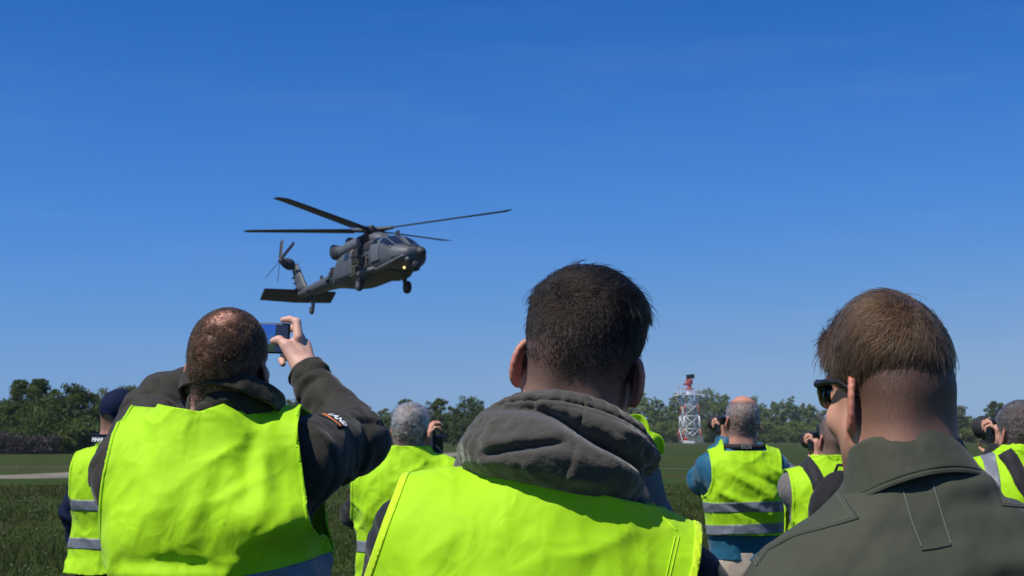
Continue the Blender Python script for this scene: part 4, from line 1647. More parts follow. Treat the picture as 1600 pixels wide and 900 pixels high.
def text_mesh(name, body, size, mat, parent, Mx, align='CENTER', extrude=0.0006, bold=0.0, bvh=None, lift=0.004):
    cu = bpy.data.curves.new(name, 'FONT')
    cu.body = body
    cu.size = size
    cu.align_x = align
    cu.align_y = 'CENTER'
    cu.extrude = extrude
    cu.offset = bold
    tmp = bpy.data.objects.new(name + "_tmp", cu)
    COL.objects.link(tmp)
    bpy.context.view_layer.update()
    me = bpy.data.meshes.new_from_object(tmp.evaluated_get(bpy.context.evaluated_depsgraph_get()))
    bpy.data.objects.remove(tmp)
    me.name = name
    me.transform(Mx)
    me.materials.clear()
    if bvh is not None:      # lay the letters onto a curved surface
        for v in me.vertices:
            l_, n_, _, _ = bvh.find_nearest(v.co)
            h_ = (Mx.inverted() @ v.co).z
            v.co = l_ + n_ * (lift + h_)
    return link(name, me, mat, parent, smooth=False)
# ================================================================ helicopter (x forward, y port, z up, rotor hub at the origin)
heli_grey = plain('heli_grey', (0.078, 0.085, 0.098), 0.55, var=0.30, scale=2.2, bump=0.03, bscale=30)
heli_dark = plain('heli_dark', (0.030, 0.031, 0.034), 0.6, var=0.2, scale=2)
heli_black = plain('rotor_black', (0.012, 0.012, 0.013), 0.55)
heli_int = plain('cabin_interior', (0.012, 0.012, 0.012), 0.9)
heli_light = plain('heli_light_grey', (0.115, 0.125, 0.142), 0.5, var=0.2)
glass_m = plain('canopy_glass', (0.012, 0.018, 0.026), 0.06, spec=0.9, coat=0.3, var=0.3, scale=1.0)
hub_w = at(580, 360, 73.0)
heli = empty('helicopter', hub_w)
heli.rotation_mode = 'XYZ'
hm = Matrix.Rotation(rad(-58), 4, 'Z') @ Matrix.Rotation(rad(-5.5), 4, 'Y') @ Matrix.Rotation(rad(0.5), 4, 'X')
heli.rotation_euler = hm.to_euler()
tag(heli, 'dark grey military helicopter hovering nose high above the meadow', 'helicopter')
ZS = 0.92
# x, bottom, top, half width, exponent
ST = np.array([
    (5.20, -2.42, -2.20, 0.20, 2.0), (5.12, -2.62, -2.05, 0.46, 2.2), (4.90, -2.82, -1.92, 0.66, 2.3), (4.55, -2.94, -1.80, 0.84, 2.5), (4.15, -3.00, -1.66, 0.97, 2.7),
    (3.75, -3.03, -1.40, 1.05, 2.8), (3.35, -3.04, -1.14, 1.09, 2.8), (2.95, -3.05, -0.97, 1.12, 2.8), (2.40, -3.05, -0.90, 1.15, 3.0), (1.40, -3.05, -0.90, 1.18, 3.4),
    (0.0, -3.05, -0.94, 1.18, 3.4), (-1.2, -3.04, -1.00, 1.18, 3.2), (-1.9, -2.98, -1.06, 1.14, 3.0), (-2.5, -2.86, -1.16, 1.02, 2.6), (-3.2, -2.68, -1.34, 0.80, 2.3),
    (-4.2, -2.48, -1.48, 0.58, 2.1), (-5.6, -2.34, -1.54, 0.46, 2.1), (-7.2, -2.22, -1.56, 0.36, 2.1), (-8.3, -2.14, -1.58, 0.28, 2.1), (-9.4, -2.08, -1.64, 0.20, 2.0)])
ST = ST[::-1]
NX = lambda x: x if x < 2 else 2 + (x - 2) * 0.86
ST[:, 0] = [NX(x) for x in ST[:, 0]]


def fus(x, phi, off=0.0):
    b = np.interp(x, ST[:, 0], ST[:, 1]) * ZS
    t = np.interp(x, ST[:, 0], ST[:, 2]) * ZS
    w = np.interp(x, ST[:, 0], ST[:, 3]) + off
    n = np.interp(x, ST[:, 0], ST[:, 4])
    c, s = math.cos(phi), math.sin(phi)
    zc, hh = (b + t) / 2, (t - b) / 2 + off
    return Vector((x, w * math.copysign(abs(c) ** (2 / n), c), zc + hh * math.copysign(abs(s) ** (2 / n), s)))


xs = []
for a, b_ in zip(ST[:-1, 0], ST[1:, 0]):
    xs += list(np.linspace(a, b_, 4)[:-1])
xs.append(ST[-1, 0])
mb = MB()
mb.loft([[fus(x, 2 * math.pi * k / 48) for k in range(48)] for x in xs])
mb.obj('fuselage', heli_grey, heli, smooth=True)


def panel(name, mat, corners, off=0.012, nx=8, nz=8, parent=None, th=0.015):
    """corners: four (x, angle in degrees) on the hull, in order round the panel"""
    c = [np.array(q, float) for q in corners]
    rows = []
    for i in range(nx + 1):
        u = i / nx
        row = []
        for j in range(nz + 1):
            v = j / nz
            q = (c[0] * (1 - u) + c[1] * u) * (1 - v) + (c[3] * (1 - u) + c[2] * u) * v
            row.append(fus(NX(q[0]), rad(q[1]), off))
        rows.append(row)
    m_ = MB()
    m_.loft(rows, closed=False, caps=False)
    o = m_.obj(name, mat, parent or heli, smooth=True)
    solidify(o, th, 0)
    return o


for side in (0, 1):        # 0 starboard, 1 port
    A_ = (lambda d: d) if side == 0 else (lambda d: 180 - d)
    for fr_c in ([(4.36, A_(92)), (4.28, A_(127)), (3.00, A_(125)), (2.98, A_(92))], [(4.28, A_(126)), (4.12, A_(156)), (2.96, A_(158)), (3.00, A_(124))]):
        panel('window_frame', heli_light, fr_c, 0.006)
    panel('door_gap', heli_int, [(3.06, A_(124)), (3.06, A_(199)), (2.07, A_(199)), (2.07, A_(125))], 0.002)
    panel('door_track', heli_int, [(0.12, A_(137)), (0.12, A_(139)), (-2.3, A_(139)), (-2.3, A_(137))], 0.03)
    panel('cockpit_side', heli_grey, [(3.02, A_(125.5)), (3.02, A_(157)), (2.12, A_(160)), (2.12, A_(126.5))], 0.008)
    panel('windscreen', glass_m, [(4.28, A_(95)), (4.22, A_(124)), (3.12, A_(122)), (3.08, A_(95))])
    panel('quarter_window', glass_m, [(4.20, A_(128)), (4.05, A_(152)), (3.02, A_(154)), (3.08, A_(126))])
    w_ = panel('cockpit_window', glass_m, [(2.88, A_(126)), (2.90, A_(158)), (2.18, A_(160)), (2.22, A_(128))])
    panel('chin_window', glass_m, [(4.75, A_(186)), (4.72, A_(208)), (4.1, A_(206)), (4.15, A_(186))])
    panel('cockpit_door', heli_light, [(3.02, A_(157)), (3.02, A_(196)), (2.12, A_(196)), (2.12, A_(160))], 0.008)
    d_ = panel('sliding_door', heli_grey, [(0.05, A_(140)), (0.05, A_(203)), (-2.0, A_(203)), (-2.0, A_(140))], 0.035, th=0.05)
    panel('door_window', glass_m, [(-0.30, A_(150)), (-0.30, A_(171)), (-0.78, A_(171)), (-0.78, A_(150))], 0.075, parent=d_)
    panel('gunner_window', heli_int, [(1.95, A_(142)), (1.95, A_(172)), (1.25, A_(172)), (1.25, A_(142))], 0.010)
panel('cabin_opening', heli_int, [(1.2, 138), (1.2, 202), (0.1, 202), (0.1, 138)], 0.011)
panel('antiglare_panel', heli_dark, [(5.0, 60), (5.0, 120), (4.25, 116), (4.25, 64)], 0.006)
panel('painted_belly_shade', heli_dark, [(3.6, 235), (3.6, 305), (-1.6, 305), (-1.6, 235)], 0.008, 20, 12)  # darker sheet under the hull: the belly's shade put into the colour


def ring_x(x, cy, cz, ry, rz, n=16):
    return [Vector((x, cy + ry * math.cos(2 * math.pi * k / n), cz + rz * math.sin(2 * math.pi * k / n))) for k in range(n)]


Z = lambda z: z * ZS
# pylon fairing, engines, exhausts
mb = MB()
mb.loft([ring_x(1.75, 0, Z(-0.95), 0.20, 0.10), ring_x(1.5, 0, Z(-0.82), 0.48, 0.26), ring_x(0.9, 0, Z(-0.72), 0.58, 0.38), ring_x(-0.6, 0, Z(-0.72), 0.60, 0.40), ring_x(-2.0, 0, Z(-0.88), 0.52, 0.34), ring_x(-3.2, 0, Z(-1.22), 0.30, 0.14)])
mb.obj('rotor_pylon', heli_grey, heli, smooth=True)
for s in (-1, 1):
    mb = MB()
    y = s * 0.78
    mb.loft([ring_x(0.82, y, Z(-0.84), 0.25, 0.25), ring_x(0.70, y, Z(-0.84), 0.33, 0.33), ring_x(0.2, y, Z(-0.86), 0.36, 0.36), ring_x(-1.1, y, Z(-0.88), 0.37, 0.37), ring_x(-1.8, y, Z(-0.92), 0.35, 0.35)])
    e_ = mb.obj('engine', heli_light, heli, smooth=True)
    mb = MB()
    mb.loft([ring_x(0.86, y, Z(-0.80), 0.30, 0.30), ring_x(0.80, y, Z(-0.80), 0.30, 0.30)])
    mb.obj('intake', heli_int, e_)
    mb = MB()
    mb.loft([ring_x(-1.75, y, Z(-0.92), 0.37, 0.37), ring_x(-2.1, y * 1.05, Z(-0.90), 0.37, 0.40), ring_x(-2.6, y * 1.2, Z(-0.74), 0.26, 0.42), ring_x(-2.7, y * 1.22, Z(-0.70), 0.20, 0.36)])
    mb.obj('exhaust', heli_dark, e_, smooth=True)
mb = MB()
mb.lathe([(0.10, -0.06), (0.26, 0.0), (0.28, 0.22), (0.16, 0.34), (0.02, 0.36)], Matrix.Translation((-1.75, -0.35, Z(-0.42))), 14)
mb.obj('jammer', heli_grey, heli, smooth=True)
mb = MB()
mb.loft([ring_x(1.35, 0, Z(-0.72), 0.30, 0.20), ring_x(-0.4, 0, Z(-0.55), 0.34, 0.26), ring_x(-1.3, 0, Z(-0.62), 0.2, 0.14)])
mb.obj('mast_fairing', heli_dark, heli, smooth=True)
# mast, hub, blades
mb = MB()
mb.lathe([(0.20, -0.75), (0.16, -0.30), (0.30, -0.22), (0.42, -0.10), (0.42, 0.06), (0.22, 0.14), (0.18, 0.24), (0.02, 0.28)], None, 18)
for k in range(4):
    a = k * math.pi / 2
    mb.tube([(0.3 * math.cos(a + 0.3), 0.3 * math.sin(a + 0.3), -0.42), (0.55 * math.cos(a + 0.1), 0.55 * math.sin(a + 0.1), -0.02)], 0.035, 6)
hub = mb.obj('rotor_head', heli_black, heli, smooth=False, bevel=0.01)
# world blade headings: towards camera-left, left-away, right-near, right-away
inv3 = hm.to_3x3().inverted()
for wx, wy in ((-0.52, -0.855), (-0.855, 0.52), (0.855, -0.52), (0.52, 0.855)):
    d = inv3 @ Vector((wx * 0.995 - wy * 0.0985, wx * 0.0985 + wy * 0.995, 0))
    cone = rad(3.3)
    uz = (inv3 @ Vector((0, 0, 1))).normalized()
    ux = d.normalized()
    Rb = Matrix((ux, uz.cross(ux), uz)).transposed().to_4x4() @ Matrix.Rotation(-cone, 4, 'Y')
    mb = MB()
    rings = []
    for r, c, tw_, sw in ((1.05, 0.34, 16, 0.0), (1.35, 0.56, 16, 0.0), (3.0, 0.56, 13, 0.0), (5.5, 0.56, 9, 0.0), (7.6, 0.56, 5, 0.0), (7.75, 0.55, 5, -0.03), (8.15, 0.36, 5, -0.20)):
        pts = []
        for u, h in ((0.30, 0.0), (0.22, 0.035), (0.0, 0.05), (-0.35, 0.025), (-0.70, 0.0), (-0.35, -0.02), (0.0, -0.035), (0.22, -0.025)):
            q = Matrix.Rotation(rad(tw_), 3, 'X') @ Vector((0, u * c, h * c / 0.53))
            sag = 0.0022 * (r - 1) ** 2
            pts.append(Rb @ Vector((r, q.y + sw, q.z + 0.006 * (r - 1) - sag * 0.25)))
        rings.append(pts)
    mb.loft(rings)
    mb.tube([Rb @ Vector((0.25, 0, 0)), Rb @ Vector((0.75, 0, 0)), Rb @ Vector((1.3, 0, 0))], [0.14, 0.12, 0.09], 8)
    mb.obj('rotor_blade', heli_black, heli, smooth=False)
# tail pylon, tail rotor, stabilator
mb = MB()
rings = []
for t in np.linspace(0, 1, 7):
    x0_, x1_ = -8.1 + t * -1.45, -9.5 + t * -0.80
    z_ = Z(-1.75) + t * (0.20 - Z(-1.75))
    w_ = 0.22 - 0.08 * t
    rings.append([Vector(((x0_ + x1_) / 2 + (x0_ - x1_) / 2 * math.cos(a), w_ * math.sin(a), z_)) for a in np.linspace(0, 2 * math.pi, 16, endpoint=False)])
mb.loft(rings)
mb.obj('tail_fin', heli_grey, heli, smooth=True)
mb = MB()
Mt = Matrix.Translation((-9.85, -0.45, 0.20)) @ Matrix.Rotation(rad(90 - 20), 4, 'X')
mb.lathe([(0.30, -0.30), (0.34, -0.1), (0.30, 0.15), (0.20, 0.35), (0.12, 0.55), (0.02, 0.6)], Mt, 14)
mb.obj('tail_gearbox', heli_dark, heli, smooth=True)
for k in range(4):
    a = rad(28 + 90 * k)
    Rt = Mt @ Matrix.Translation((0, 0, 0.5)) @ Matrix.Rotation(a, 4, 'Z')
    mb = MB()
    mb.loft([[Rt @ Vector((r, u * c, h + u * c * 0.35)) for u, h in ((0.5, 0), (0, 0.02), (-0.5, 0), (0, -0.02))] for r, c in ((0.1, 0.14), (0.4, 0.25), (1.55, 0.25), (1.68, 0.15))])
    mb.obj('tail_rotor_blade', heli_black, heli)
mb = MB()
Ms = Matrix.Translation((-9.5, 0, Z(-1.86))) @ Matrix.Rotation(rad(-34), 4, 'Y')
rings = []
for y in np.linspace(-2.19, 2.19, 9):
    c = 1.08 - 0.14 * abs(y) / 2.19
    rings.append([Ms @ Vector((u * c + 0.15, y, h)) for u, h in ((0.32, 0.0), (0.22, 0.06), (-0.2, 0.05), (-0.68, 0.0), (-0.2, -0.04), (0.22, -0.05))])
mb.loft(rings)
mb.obj('stabilator', heli_dark, heli, smooth=False)


def wheel(c, r, w, strut_pts, rs):
    m_ = MB()
    Mw = Matrix.Translation(c) @ Matrix.Rotation(math.pi / 2, 4, 'X')
    m_.lathe([(r * 0.55, -w / 2), (r * 0.9, -w / 2), (r, -w / 4), (r, w / 4), (r * 0.9, w / 2), (r * 0.55, w / 2)], Mw, 20)
    t_ = m_.obj('wheel', M['rubber'], heli, smooth=False, bevel=0.01)
    m_ = MB()
    m_.lathe([(0.02, -w / 2 - 0.01), (r * 0.5, -w / 2 - 0.01), (r * 0.5, w / 2 + 0.01), (0.02, w / 2 + 0.01)], Mw, 14)
    m_.obj('rim', heli_light, t_)
    m_ = MB()
    for p in strut_pts:
        m_.tube(p, rs, 8)
    m_.obj('landing_strut', heli_dark, heli, smooth=True)


for s in (-1, 1):
    wheel((1.12, s * 1.36, Z(-3.42)), 0.33, 0.22, [[(1.9, s * 0.95, Z(-2.75)), (1.12, s * 1.22, Z(-3.38))], [(1.0, s * 1.15, Z(-2.2)), (1.12, s * 1.22, Z(-3.42))]], 0.07)
    # sponson fairing
    mb = MB()
    mb.loft([ring_x(2.3, s * 1.02, Z(-2.75), 0.12, 0.10), ring_x(1.6, s * 1.14, Z(-2.78), 0.22, 0.20), ring_x(0.6, s * 1.14, Z(-2.78), 0.20, 0.18), ring_x(-0.2, s * 1.02, Z(-2.75), 0.08, 0.06)])
    mb.obj('sponson', heli_grey, heli, smooth=True)
wheel((-7.75, 0, Z(-3.12)), 0.22, 0.15, [[(-7.2, 0, Z(-2.2)), (-7.7, 0.1, Z(-3.05))], [(-7.9, 0, Z(-2.15)), (-7.75, 0.1, Z(-3.1))]], 0.055)
# nose: sensor turret, radar bump, refuelling probe, light
mb = MB()
mb.lathe([(0.02, -0.34), (0.20, -0.28), (0.29, -0.10), (0.29, 0.10), (0.20, 0.24), (0.10, 0.3)], Matrix.Translation((4.45, 0.05, Z(-2.95))), 18)
mb.obj('sensor_turret', heli_dark, heli, smooth=True)
mb = MB()
mb.lathe([(0.02, 0.34), (0.16, 0.28), (0.28, 0.10), (0.32, -0.1), (0.30, -0.25)], Matrix.Translation((4.62, 0.30, Z(-2.30))) @ Matrix.Rotation(rad(90), 4, 'Y'), 18)
mb.obj('radar_bump', heli_dark, heli, smooth=True)
mb = MB()
mb.tube([(1.6, -1.0, Z(-2.86)), (4.0, -0.95, Z(-2.72)), (4.75, -0.86, Z(-2.62)), (5.0, -0.82, Z(-2.62))], [0.085, 0.085, 0.07, 0.05], 10)
mb.obj('refuelling_probe', heli_light, heli, smooth=True)
lamp_m, nt, b = new_mat('landing_light_glow')
b.inputs['Emission Color'].default_value = (1.0, 0.72, 0.30, 1)
b.inputs['Emission Strength'].default_value = 1.8
b.inputs['Base Color'].default_value = (0.8, 0.7, 0.5, 1)
mb = MB()
mb.lathe([(0.02, 0.05), (0.055, 0.03), (0.06, -0.03), (0.02, -0.04)], Matrix.Translation((4.22, -0.42, Z(-3.08))) @ Matrix.Rotation(rad(120), 4, 'Y'), 12)
mb.obj('landing_light', lamp_m, heli, smooth=True)
mb = MB()
mb.lathe([(0.02, 0.14), (0.13, 0.10), (0.15, 0.0), (0.08, -0.1)], Matrix.Translation((4.52, -0.38, Z(-2.70))) @ Matrix.Rotation(rad(100), 4, 'Y'), 14)
mb.obj('nose_sensor', heli_light, heli, smooth=True)
# cutter above the windscreen, antennas, steps, small boxes along the tail
mb = MB()
mb.box((2.9, 0, Z(-0.86)), (0.35, 0.04, 0.28))
mb.obj('wire_cutter', heli_dark, heli)
for x in (-3.9, -5.0, -6.2):
    mb = MB()
    mb.box((x, -0.05, Z(-1.42)), (0.30, 0.05, 0.22))
    mb.obj('blade_antenna', heli_dark, heli)
for x, ph_, s_ in ((-2.9, 165, 0.34), (-3.4, 172, 0.26), (-2.6, 205, 0.3), (-4.2, 190, 0.22), (-7.4, 200, 0.2)):
    mb = MB()
    mb.box(fus(x, rad(ph_), 0.05), (s_, 0.14, s_ * 0.9))
    mb.obj('equipment_box', heli_dark, heli, bevel=0.02)
for z_ in (-1.35, -1.0, -0.65):
    mb = MB()
    mb.box((-9.30 - (z_ + 1.35) * 0.55, 0.0, z_), (0.28, 0.5, 0.07))
    mb.obj('fin_step', heli_dark, heli)
# door gun and crew
mb = MB()
mb.tube([(1.55, -1.15, Z(-1.95)), (1.75, -1.75, Z(-2.05))], 0.07, 8)
mb.tube([(1.70, -1.60, Z(-2.03)), (1.95, -2.25, Z(-2.15))], 0.03, 8)
mb.box((1.55, -1.25, Z(-2.15)), (0.25, 0.3, 0.3))
mb.obj('door_gun', heli_dark, heli, bevel=0.01)


def crew(label, pos, turn, mat):
    G = Grid(steps(-0.5, 0.5, 0.03), steps(-0.8, 0.6, 0.03), steps(-1.0, 0.8, 0.03))
    G.ell((0, 0, 0.55), (0.11, 0.13, 0.14))
    G.cone((0, 0, 0.42), (0, 0.02, 0.30), 0.07, 0.09)
    G.cone((0, 0.0, 0.28), (0, 0.05, -0.10), 0.19, 0.18, 0.05)
    for s in (-1, 1):
        G.cone((s * 0.2, 0, 0.25), (s * 0.27, -0.12, 0.0), 0.07, 0.06, 0.04)
        G.cone((s * 0.27, -0.12, 0.0), (s * 0.14, -0.34, 0.06), 0.055, 0.045, 0.03)
        G.ell((s * 0.13, -0.40, 0.06), (0.05, 0.07, 0.05))
        G.cone((s * 0.1, 0.0, -0.12), (s * 0.13, -0.42, -0.14), 0.1, 0.075, 0.04)
        G.cone((s * 0.13, -0.42, -0.14), (s * 0.13, -0.46, -0.56), 0.07, 0.05, 0.03)
        G.ell((s * 0.13, -0.52, -0.62), (0.055, 0.13, 0.05))
    V, F = G.nets(1)
    o = obj('person', V, F, mat)
    mw = Matrix.LocRotScale(heli.location, heli.rotation_euler, None) @ Matrix.Translation(pos) @ Matrix.Rotation(rad(turn), 4, 'Z')
    o.matrix_world = mw
    tag(o, label, 'person', 'helicopter crew')
    Gh = Grid(steps(-0.2, 0.2, 0.025), steps(-0.2, 0.2, 0.025), steps(0.4, 0.8, 0.025))
    Gh.ell((0, 0.01, 0.59), (0.135, 0.155, 0.15))
    V, F = Gh.nets(1)
    V, F = clip(V, F, np.maximum(0.5 - V[:, 2], -1))
    solidify(obj('helmet', V, F, heli_dark, o), 0.015)
    mbv = MB()
    mbv.box((0, -0.135, 0.56), (0.16, 0.04, 0.08))
    mbv.obj('visor', glass_m, o, bevel=0.01)


camo = plain('camouflage_cloth', (0.075, 0.075, 0.055), 0.9, var=0.6, scale=9)
crew('helmeted crew member sitting in the open helicopter side door', (0.65, -0.98, Z(-2.18)), 0, camo)
crew('helmeted gunner leaning out behind the helicopter cockpit', (1.62, -0.86, Z(-1.95)), 10, camo)
# ---------------------------------------------------------------- skin and hair colours
SK = (0.68, 0.41, 0.31)
SKIN_A = skin_mat('skin_ruddy', SK, (0.045, 0.028, 0.018))
SKIN_B = skin_mat('skin_fair', SK, (0.017, 0.010, 0.007))
SKIN_C = skin_mat('skin_tanned', (0.63, 0.34, 0.235), (0.045, 0.027, 0.018))
SKIN_G = skin_mat('skin_weathered', (0.54, 0.29, 0.20), (0.06, 0.052, 0.047))
HAIR_A = hair_mat('curly_brown_hair', (0.010, 0.005, 0.0025), (0.050, 0.026, 0.014), 0.5)
HAIR_B = hair_mat('dark_brown_hair', (0.0025, 0.0013, 0.0007), (0.011, 0.006, 0.0036), 0.42)
HAIR_C = hair_mat('light_brown_hair', (0.013, 0.0065, 0.003), (0.110, 0.060, 0.028), 0.40)
HAIR_CD = hair_mat('clipped_brown_hair', (0.012, 0.007, 0.004), (0.045, 0.027, 0.016), 0.5)
HAIR_GREY = hair_mat('grey_hair', (0.035, 0.034, 0.034), (0.46, 0.45, 0.45), 0.5)
HAIR_SALT = hair_mat('dark_grey_hair', (0.016, 0.014, 0.013), (0.15, 0.13, 0.12), 0.5)


def ridge(x, z, a, b, w, amp, sharp=2.0):
    """fold along the segment a-b (x, z), width w"""
    a, b = np.array(a), np.array(b)
    ab = b - a
    t = np.clip(((x - a[0]) * ab[0] + (z - a[1]) * ab[1]) / (ab @ ab), 0, 1)
    dd = np.hypot(x - a[0] - t * ab[0], z - a[1] - t * ab[1])
    return amp * np.exp(-(dd / w) ** 2) * np.sin(np.clip(t, 0.02, 0.98) * math.pi) ** 0.5


# ================================================================ centre man in the hooded jacket
BX, BY = -0.010, 2.10
hb = at(906, 577, BY)


def b_mask(P):
    d = scalp_line(P, 0.022)
    m = smooth01(-0.008, 0.02, d)
    fade = np.interp(P[:, 2], [-0.105, -0.07, -0.01, 0.04, 0.07], [0.10, 0.55, 0.86, 0.96, 0.98])
    beard = smooth01(-0.03, -0.06, P[:, 2]) * smooth01(0.01, 0.04, P[:, 1]) * 0.5
    return np.maximum(m * fade, beard)


B = Person('man with cropped dark hair, grey fleece hood lying over his plain yellow vest',
           (BX, BY), roll=13, pivot=1.1, dz=-0.082, ty=-0.045, head=(hb.x - BX, -0.005, hb.z), hrot=(-3, 10, -7), fine=0.0032, coarse=0.012, skin=SKIN_B, hmask=b_mask, wide=1.03,
           headscale=1.06, earout=36, bulk=1.05, ear_s=0.94)


def b_len(p):
    top = smooth01(0.05, 0.09, p[:, 2])
    return np.interp(p[:, 2] + 0.25 * (p[:, 1]), [-0.05, 0.01, 0.04, 0.075, 0.12], [0.004, 0.007, 0.010, 0.018, 0.030]) + 0.011 * smooth01(0.075, 0.10, p[:, 2]) * smooth01(0.02, 0.05, np.abs(p[:, 0]))


def b_flow(p, n):
    up = np.clip((p[:, 2] - 0.05) / 0.06, 0, 1)[:, None]
    fwd = np.array([0.55, 0.9, 0.0]) * up
    down = np.array([0.0, -0.1, -1.0]) * (1 - up)
    return fwd + down


b_den = lambda p: smooth01(-0.002, 0.015, scalp_line(p, 0.018)) * np.interp(p[:, 2], [-0.10, -0.06, 0.02, 0.06], [0.45, 0.9, 1.2, 1.3])
grow_hair('hair', B.o, B.V, B.F, B.Hi, 52000, b_den, b_len, b_flow, HAIR_B, r0=0.00042, nseg=5, lift=0.62, jitter=0.30, seed=2)
B.jacket(M['black'], 'jacket', off=0.02, hem=0.85, h=0.009, neck=1.45)


def b_disp(q, n):
    x, z = q[:, 0], q[:, 2]
    back = q[:, 1] < 0.0
    d = ridge(x, z, (-0.17, 1.36), (-0.09, 1.19), 0.020, 0.010) - ridge(x, z, (-0.125, 1.37), (-0.055, 1.21), 0.018, 0.008)
    d += ridge(x, z, (-0.04, 1.33), (-0.055, 1.10), 0.022, 0.007) + ridge(x, z, (0.035, 1.33), (0.0, 1.10), 0.020, 0.007)
    d -= ridge(x, z, (-0.01, 1.31), (-0.02, 1.12), 0.018, 0.006)
    d += ridge(x, z, (0.16, 1.38), (0.07, 1.22), 0.020, 0.007) - ridge(x, z, (0.12, 1.33), (0.05, 1.2), 0.02, 0.006)
    d += ridge(x, z, (-0.10, 1.375), (0.02, 1.36), 0.012, 0.004) + ridge(x, z, (0.0, 1.375), (0.12, 1.35), 0.010, 0.0035)
    return np.where(back, d * 1.7, 0)


B.vest(M['vest'], off=0.034, hem=0.80, h=0.006, amp=0.0055, disp=b_disp, dropneck=1.43, neck_r=0.075,
       edge=[(1.08, 0.28, 0.210), (1.20, 0.268, 0.182), (1.30, 0.258, 0.174), (1.38, 0.248, 0.176), (1.46, 0.240, 0.186), (1.56, 0.235, 0.19)], armpit=1.12, arm_r=0.066, bind_w=0.010, bind_mat=M['binding'], nclip=lambda q: np.where(np.abs(q[:, 0]) < 0.13, q[:, 2] - 1.525, -0.2))
B.trousers(M['darktrouser'])
for pix in ([(962, 744), (985, 762), (1020, 792), (1058, 830)], [(1055, 838), (1048, 870), (1040, 905)], [(1061, 838), (1054, 870), (1046, 905)]):
    stitch('seam', B.vest_o, B.vV, B.vF, pix, M['binding'], 0.0008, 0.0004, False, 12)

# the hood: rolled fleece lying round the neck, drawn rim on top
hood_fr = Matrix.Translation(at(885, 706, BY - 0.045) - Vector((BX, BY, 0))) @ Euler((rad(-6), rad(13), 0), 'XYZ').to_matrix().to_4x4()
HOOD = [(0.00, 0.070, -0.040), (0.08, 0.068, 0.030), (0.16, 0.071, 0.060), (0.24, 0.078, 0.074), (0.30, 0.091, 0.072), (0.36, 0.104, 0.058), (0.44, 0.118, 0.038),
        (0.55, 0.136, 0.010), (0.68, 0.146, -0.020), (0.80, 0.140, -0.046), (0.90, 0.120, -0.062), (1.0, 0.080, -0.062)]


def hood_lift(u, v, r, h):
    f = (1 - np.cos(u)) / 2          # 0 at the nape, 1 in front
    drop = f ** 1.5
    h = h * (1 - 0.50 * drop) - 0.045 * drop - 0.012 * np.sin(u) ** 2 * smooth01(0.05, 0.2, v) * smooth01(0.6, 0.4, v)
    bag = smooth01(0.36, 0.60, v)
    r = r * (1 + 0.16 * np.sin(u) ** 2 * (1 - bag) - 0.22 * drop)
    r = r * (1 - bag * np.where(np.sin(u) > 0, 0.26, 0.0) * np.sin(u) ** 2)
    return r, h


def hood_disp(u, v):
    w = np.where(u > math.pi, u - 2 * math.pi, u)      # -pi..pi, 0 at nape; negative = left
    P = np.stack([np.sin(u) * 4, np.cos(u) * 4, v * 5], 1)
    d = 0.004 * fbm(P * 1.2, 3, 3) + 0.0009 * fbm(P * np.array([5.0, 5.0, 9.0]), 3, 7)
    rim = np.exp(-((v - 0.285) / 0.055) ** 2)
    d += rim * (0.0026 * np.sin(w * 27 + 2.2 * vnoise(P * 2.0, 8)) * (0.55 + 0.45 * vnoise(P * 1.5, 4)))
    d -= 0.006 * np.exp(-((v - 0.365) / 0.014) ** 2) + 0.002 * np.exp(-((v - 0.395) / 0.008) ** 2)
    # deep creases between the upper roll and the hanging bag
    c1 = 0.50 + 0.10 * w + 0.02 * np.sin(w * 4)
    d -= 0.042 * np.exp(-((v - c1) / 0.040) ** 2) * smooth01(1.15, 0.75, np.abs(w + 0.02)) * (0.75 + 0.35 * np.cos(w * 3.2 - 0.4))
    c2 = 0.60 - 0.20 * w
    d -= 0.022 * np.exp(-((v - c2) / 0.03) ** 2) * smooth01(-0.9, -0.6, w) * smooth01(0.0, -0.25, w)
    c3 = 0.47 + 0.16 * w
    d -= 0.020 * np.exp(-((v - c3) / 0.03) ** 2) * smooth01(0.15, 0.35, w) * smooth01(1.2, 0.8, w)
    d += 0.008 * np.exp(-((v - 0.43) / 0.03) ** 2) * np.exp(-((w - 0.62) / 0.25) ** 2)
    d += 0.010 * np.exp(-((v - 0.70) / 0.14) ** 2) * np.cos(w) ** 2
    # seams
    for ws, am in ((0.0, 0.004), (-1.05, 0.003)):
        d -= am * np.exp(-((w - ws - 0.05 * np.sin(v * 4)) / 0.022) ** 2) * smooth01(0.30, 0.36, v)
    return d


hood = B.collar('hood', M['hood'], HOOD, frame=hood_fr, nu=260, nv=120, sx=1.10, sy=0.94, disp=hood_disp, lift=hood_lift, thick=0.005)
hV, hF = B.cV, B.cF
stitch('seam', hood, hV, hF, [(848, 640), (856, 660), (852, 690), (846, 720), (838, 767)], M['hoodseam'], 0.0019, 0.0003)
stitch('seam', hood, hV, hF, [(857, 642), (865, 662), (860, 690), (853, 722), (845, 767)], M['hoodseam'], 0.0019, 0.0003)
stitch('stitching', hood, hV, hF, [(775, 648), (830, 655), (900, 668), (960, 676), (985, 683)], M['hoodseam'], 0.0008, 0.0008, n=16)
stitch('seam', hood, hV, hF, [(742, 668), (745, 700), (733, 740)], M['hoodseam'], 0.0010, 0.0005)
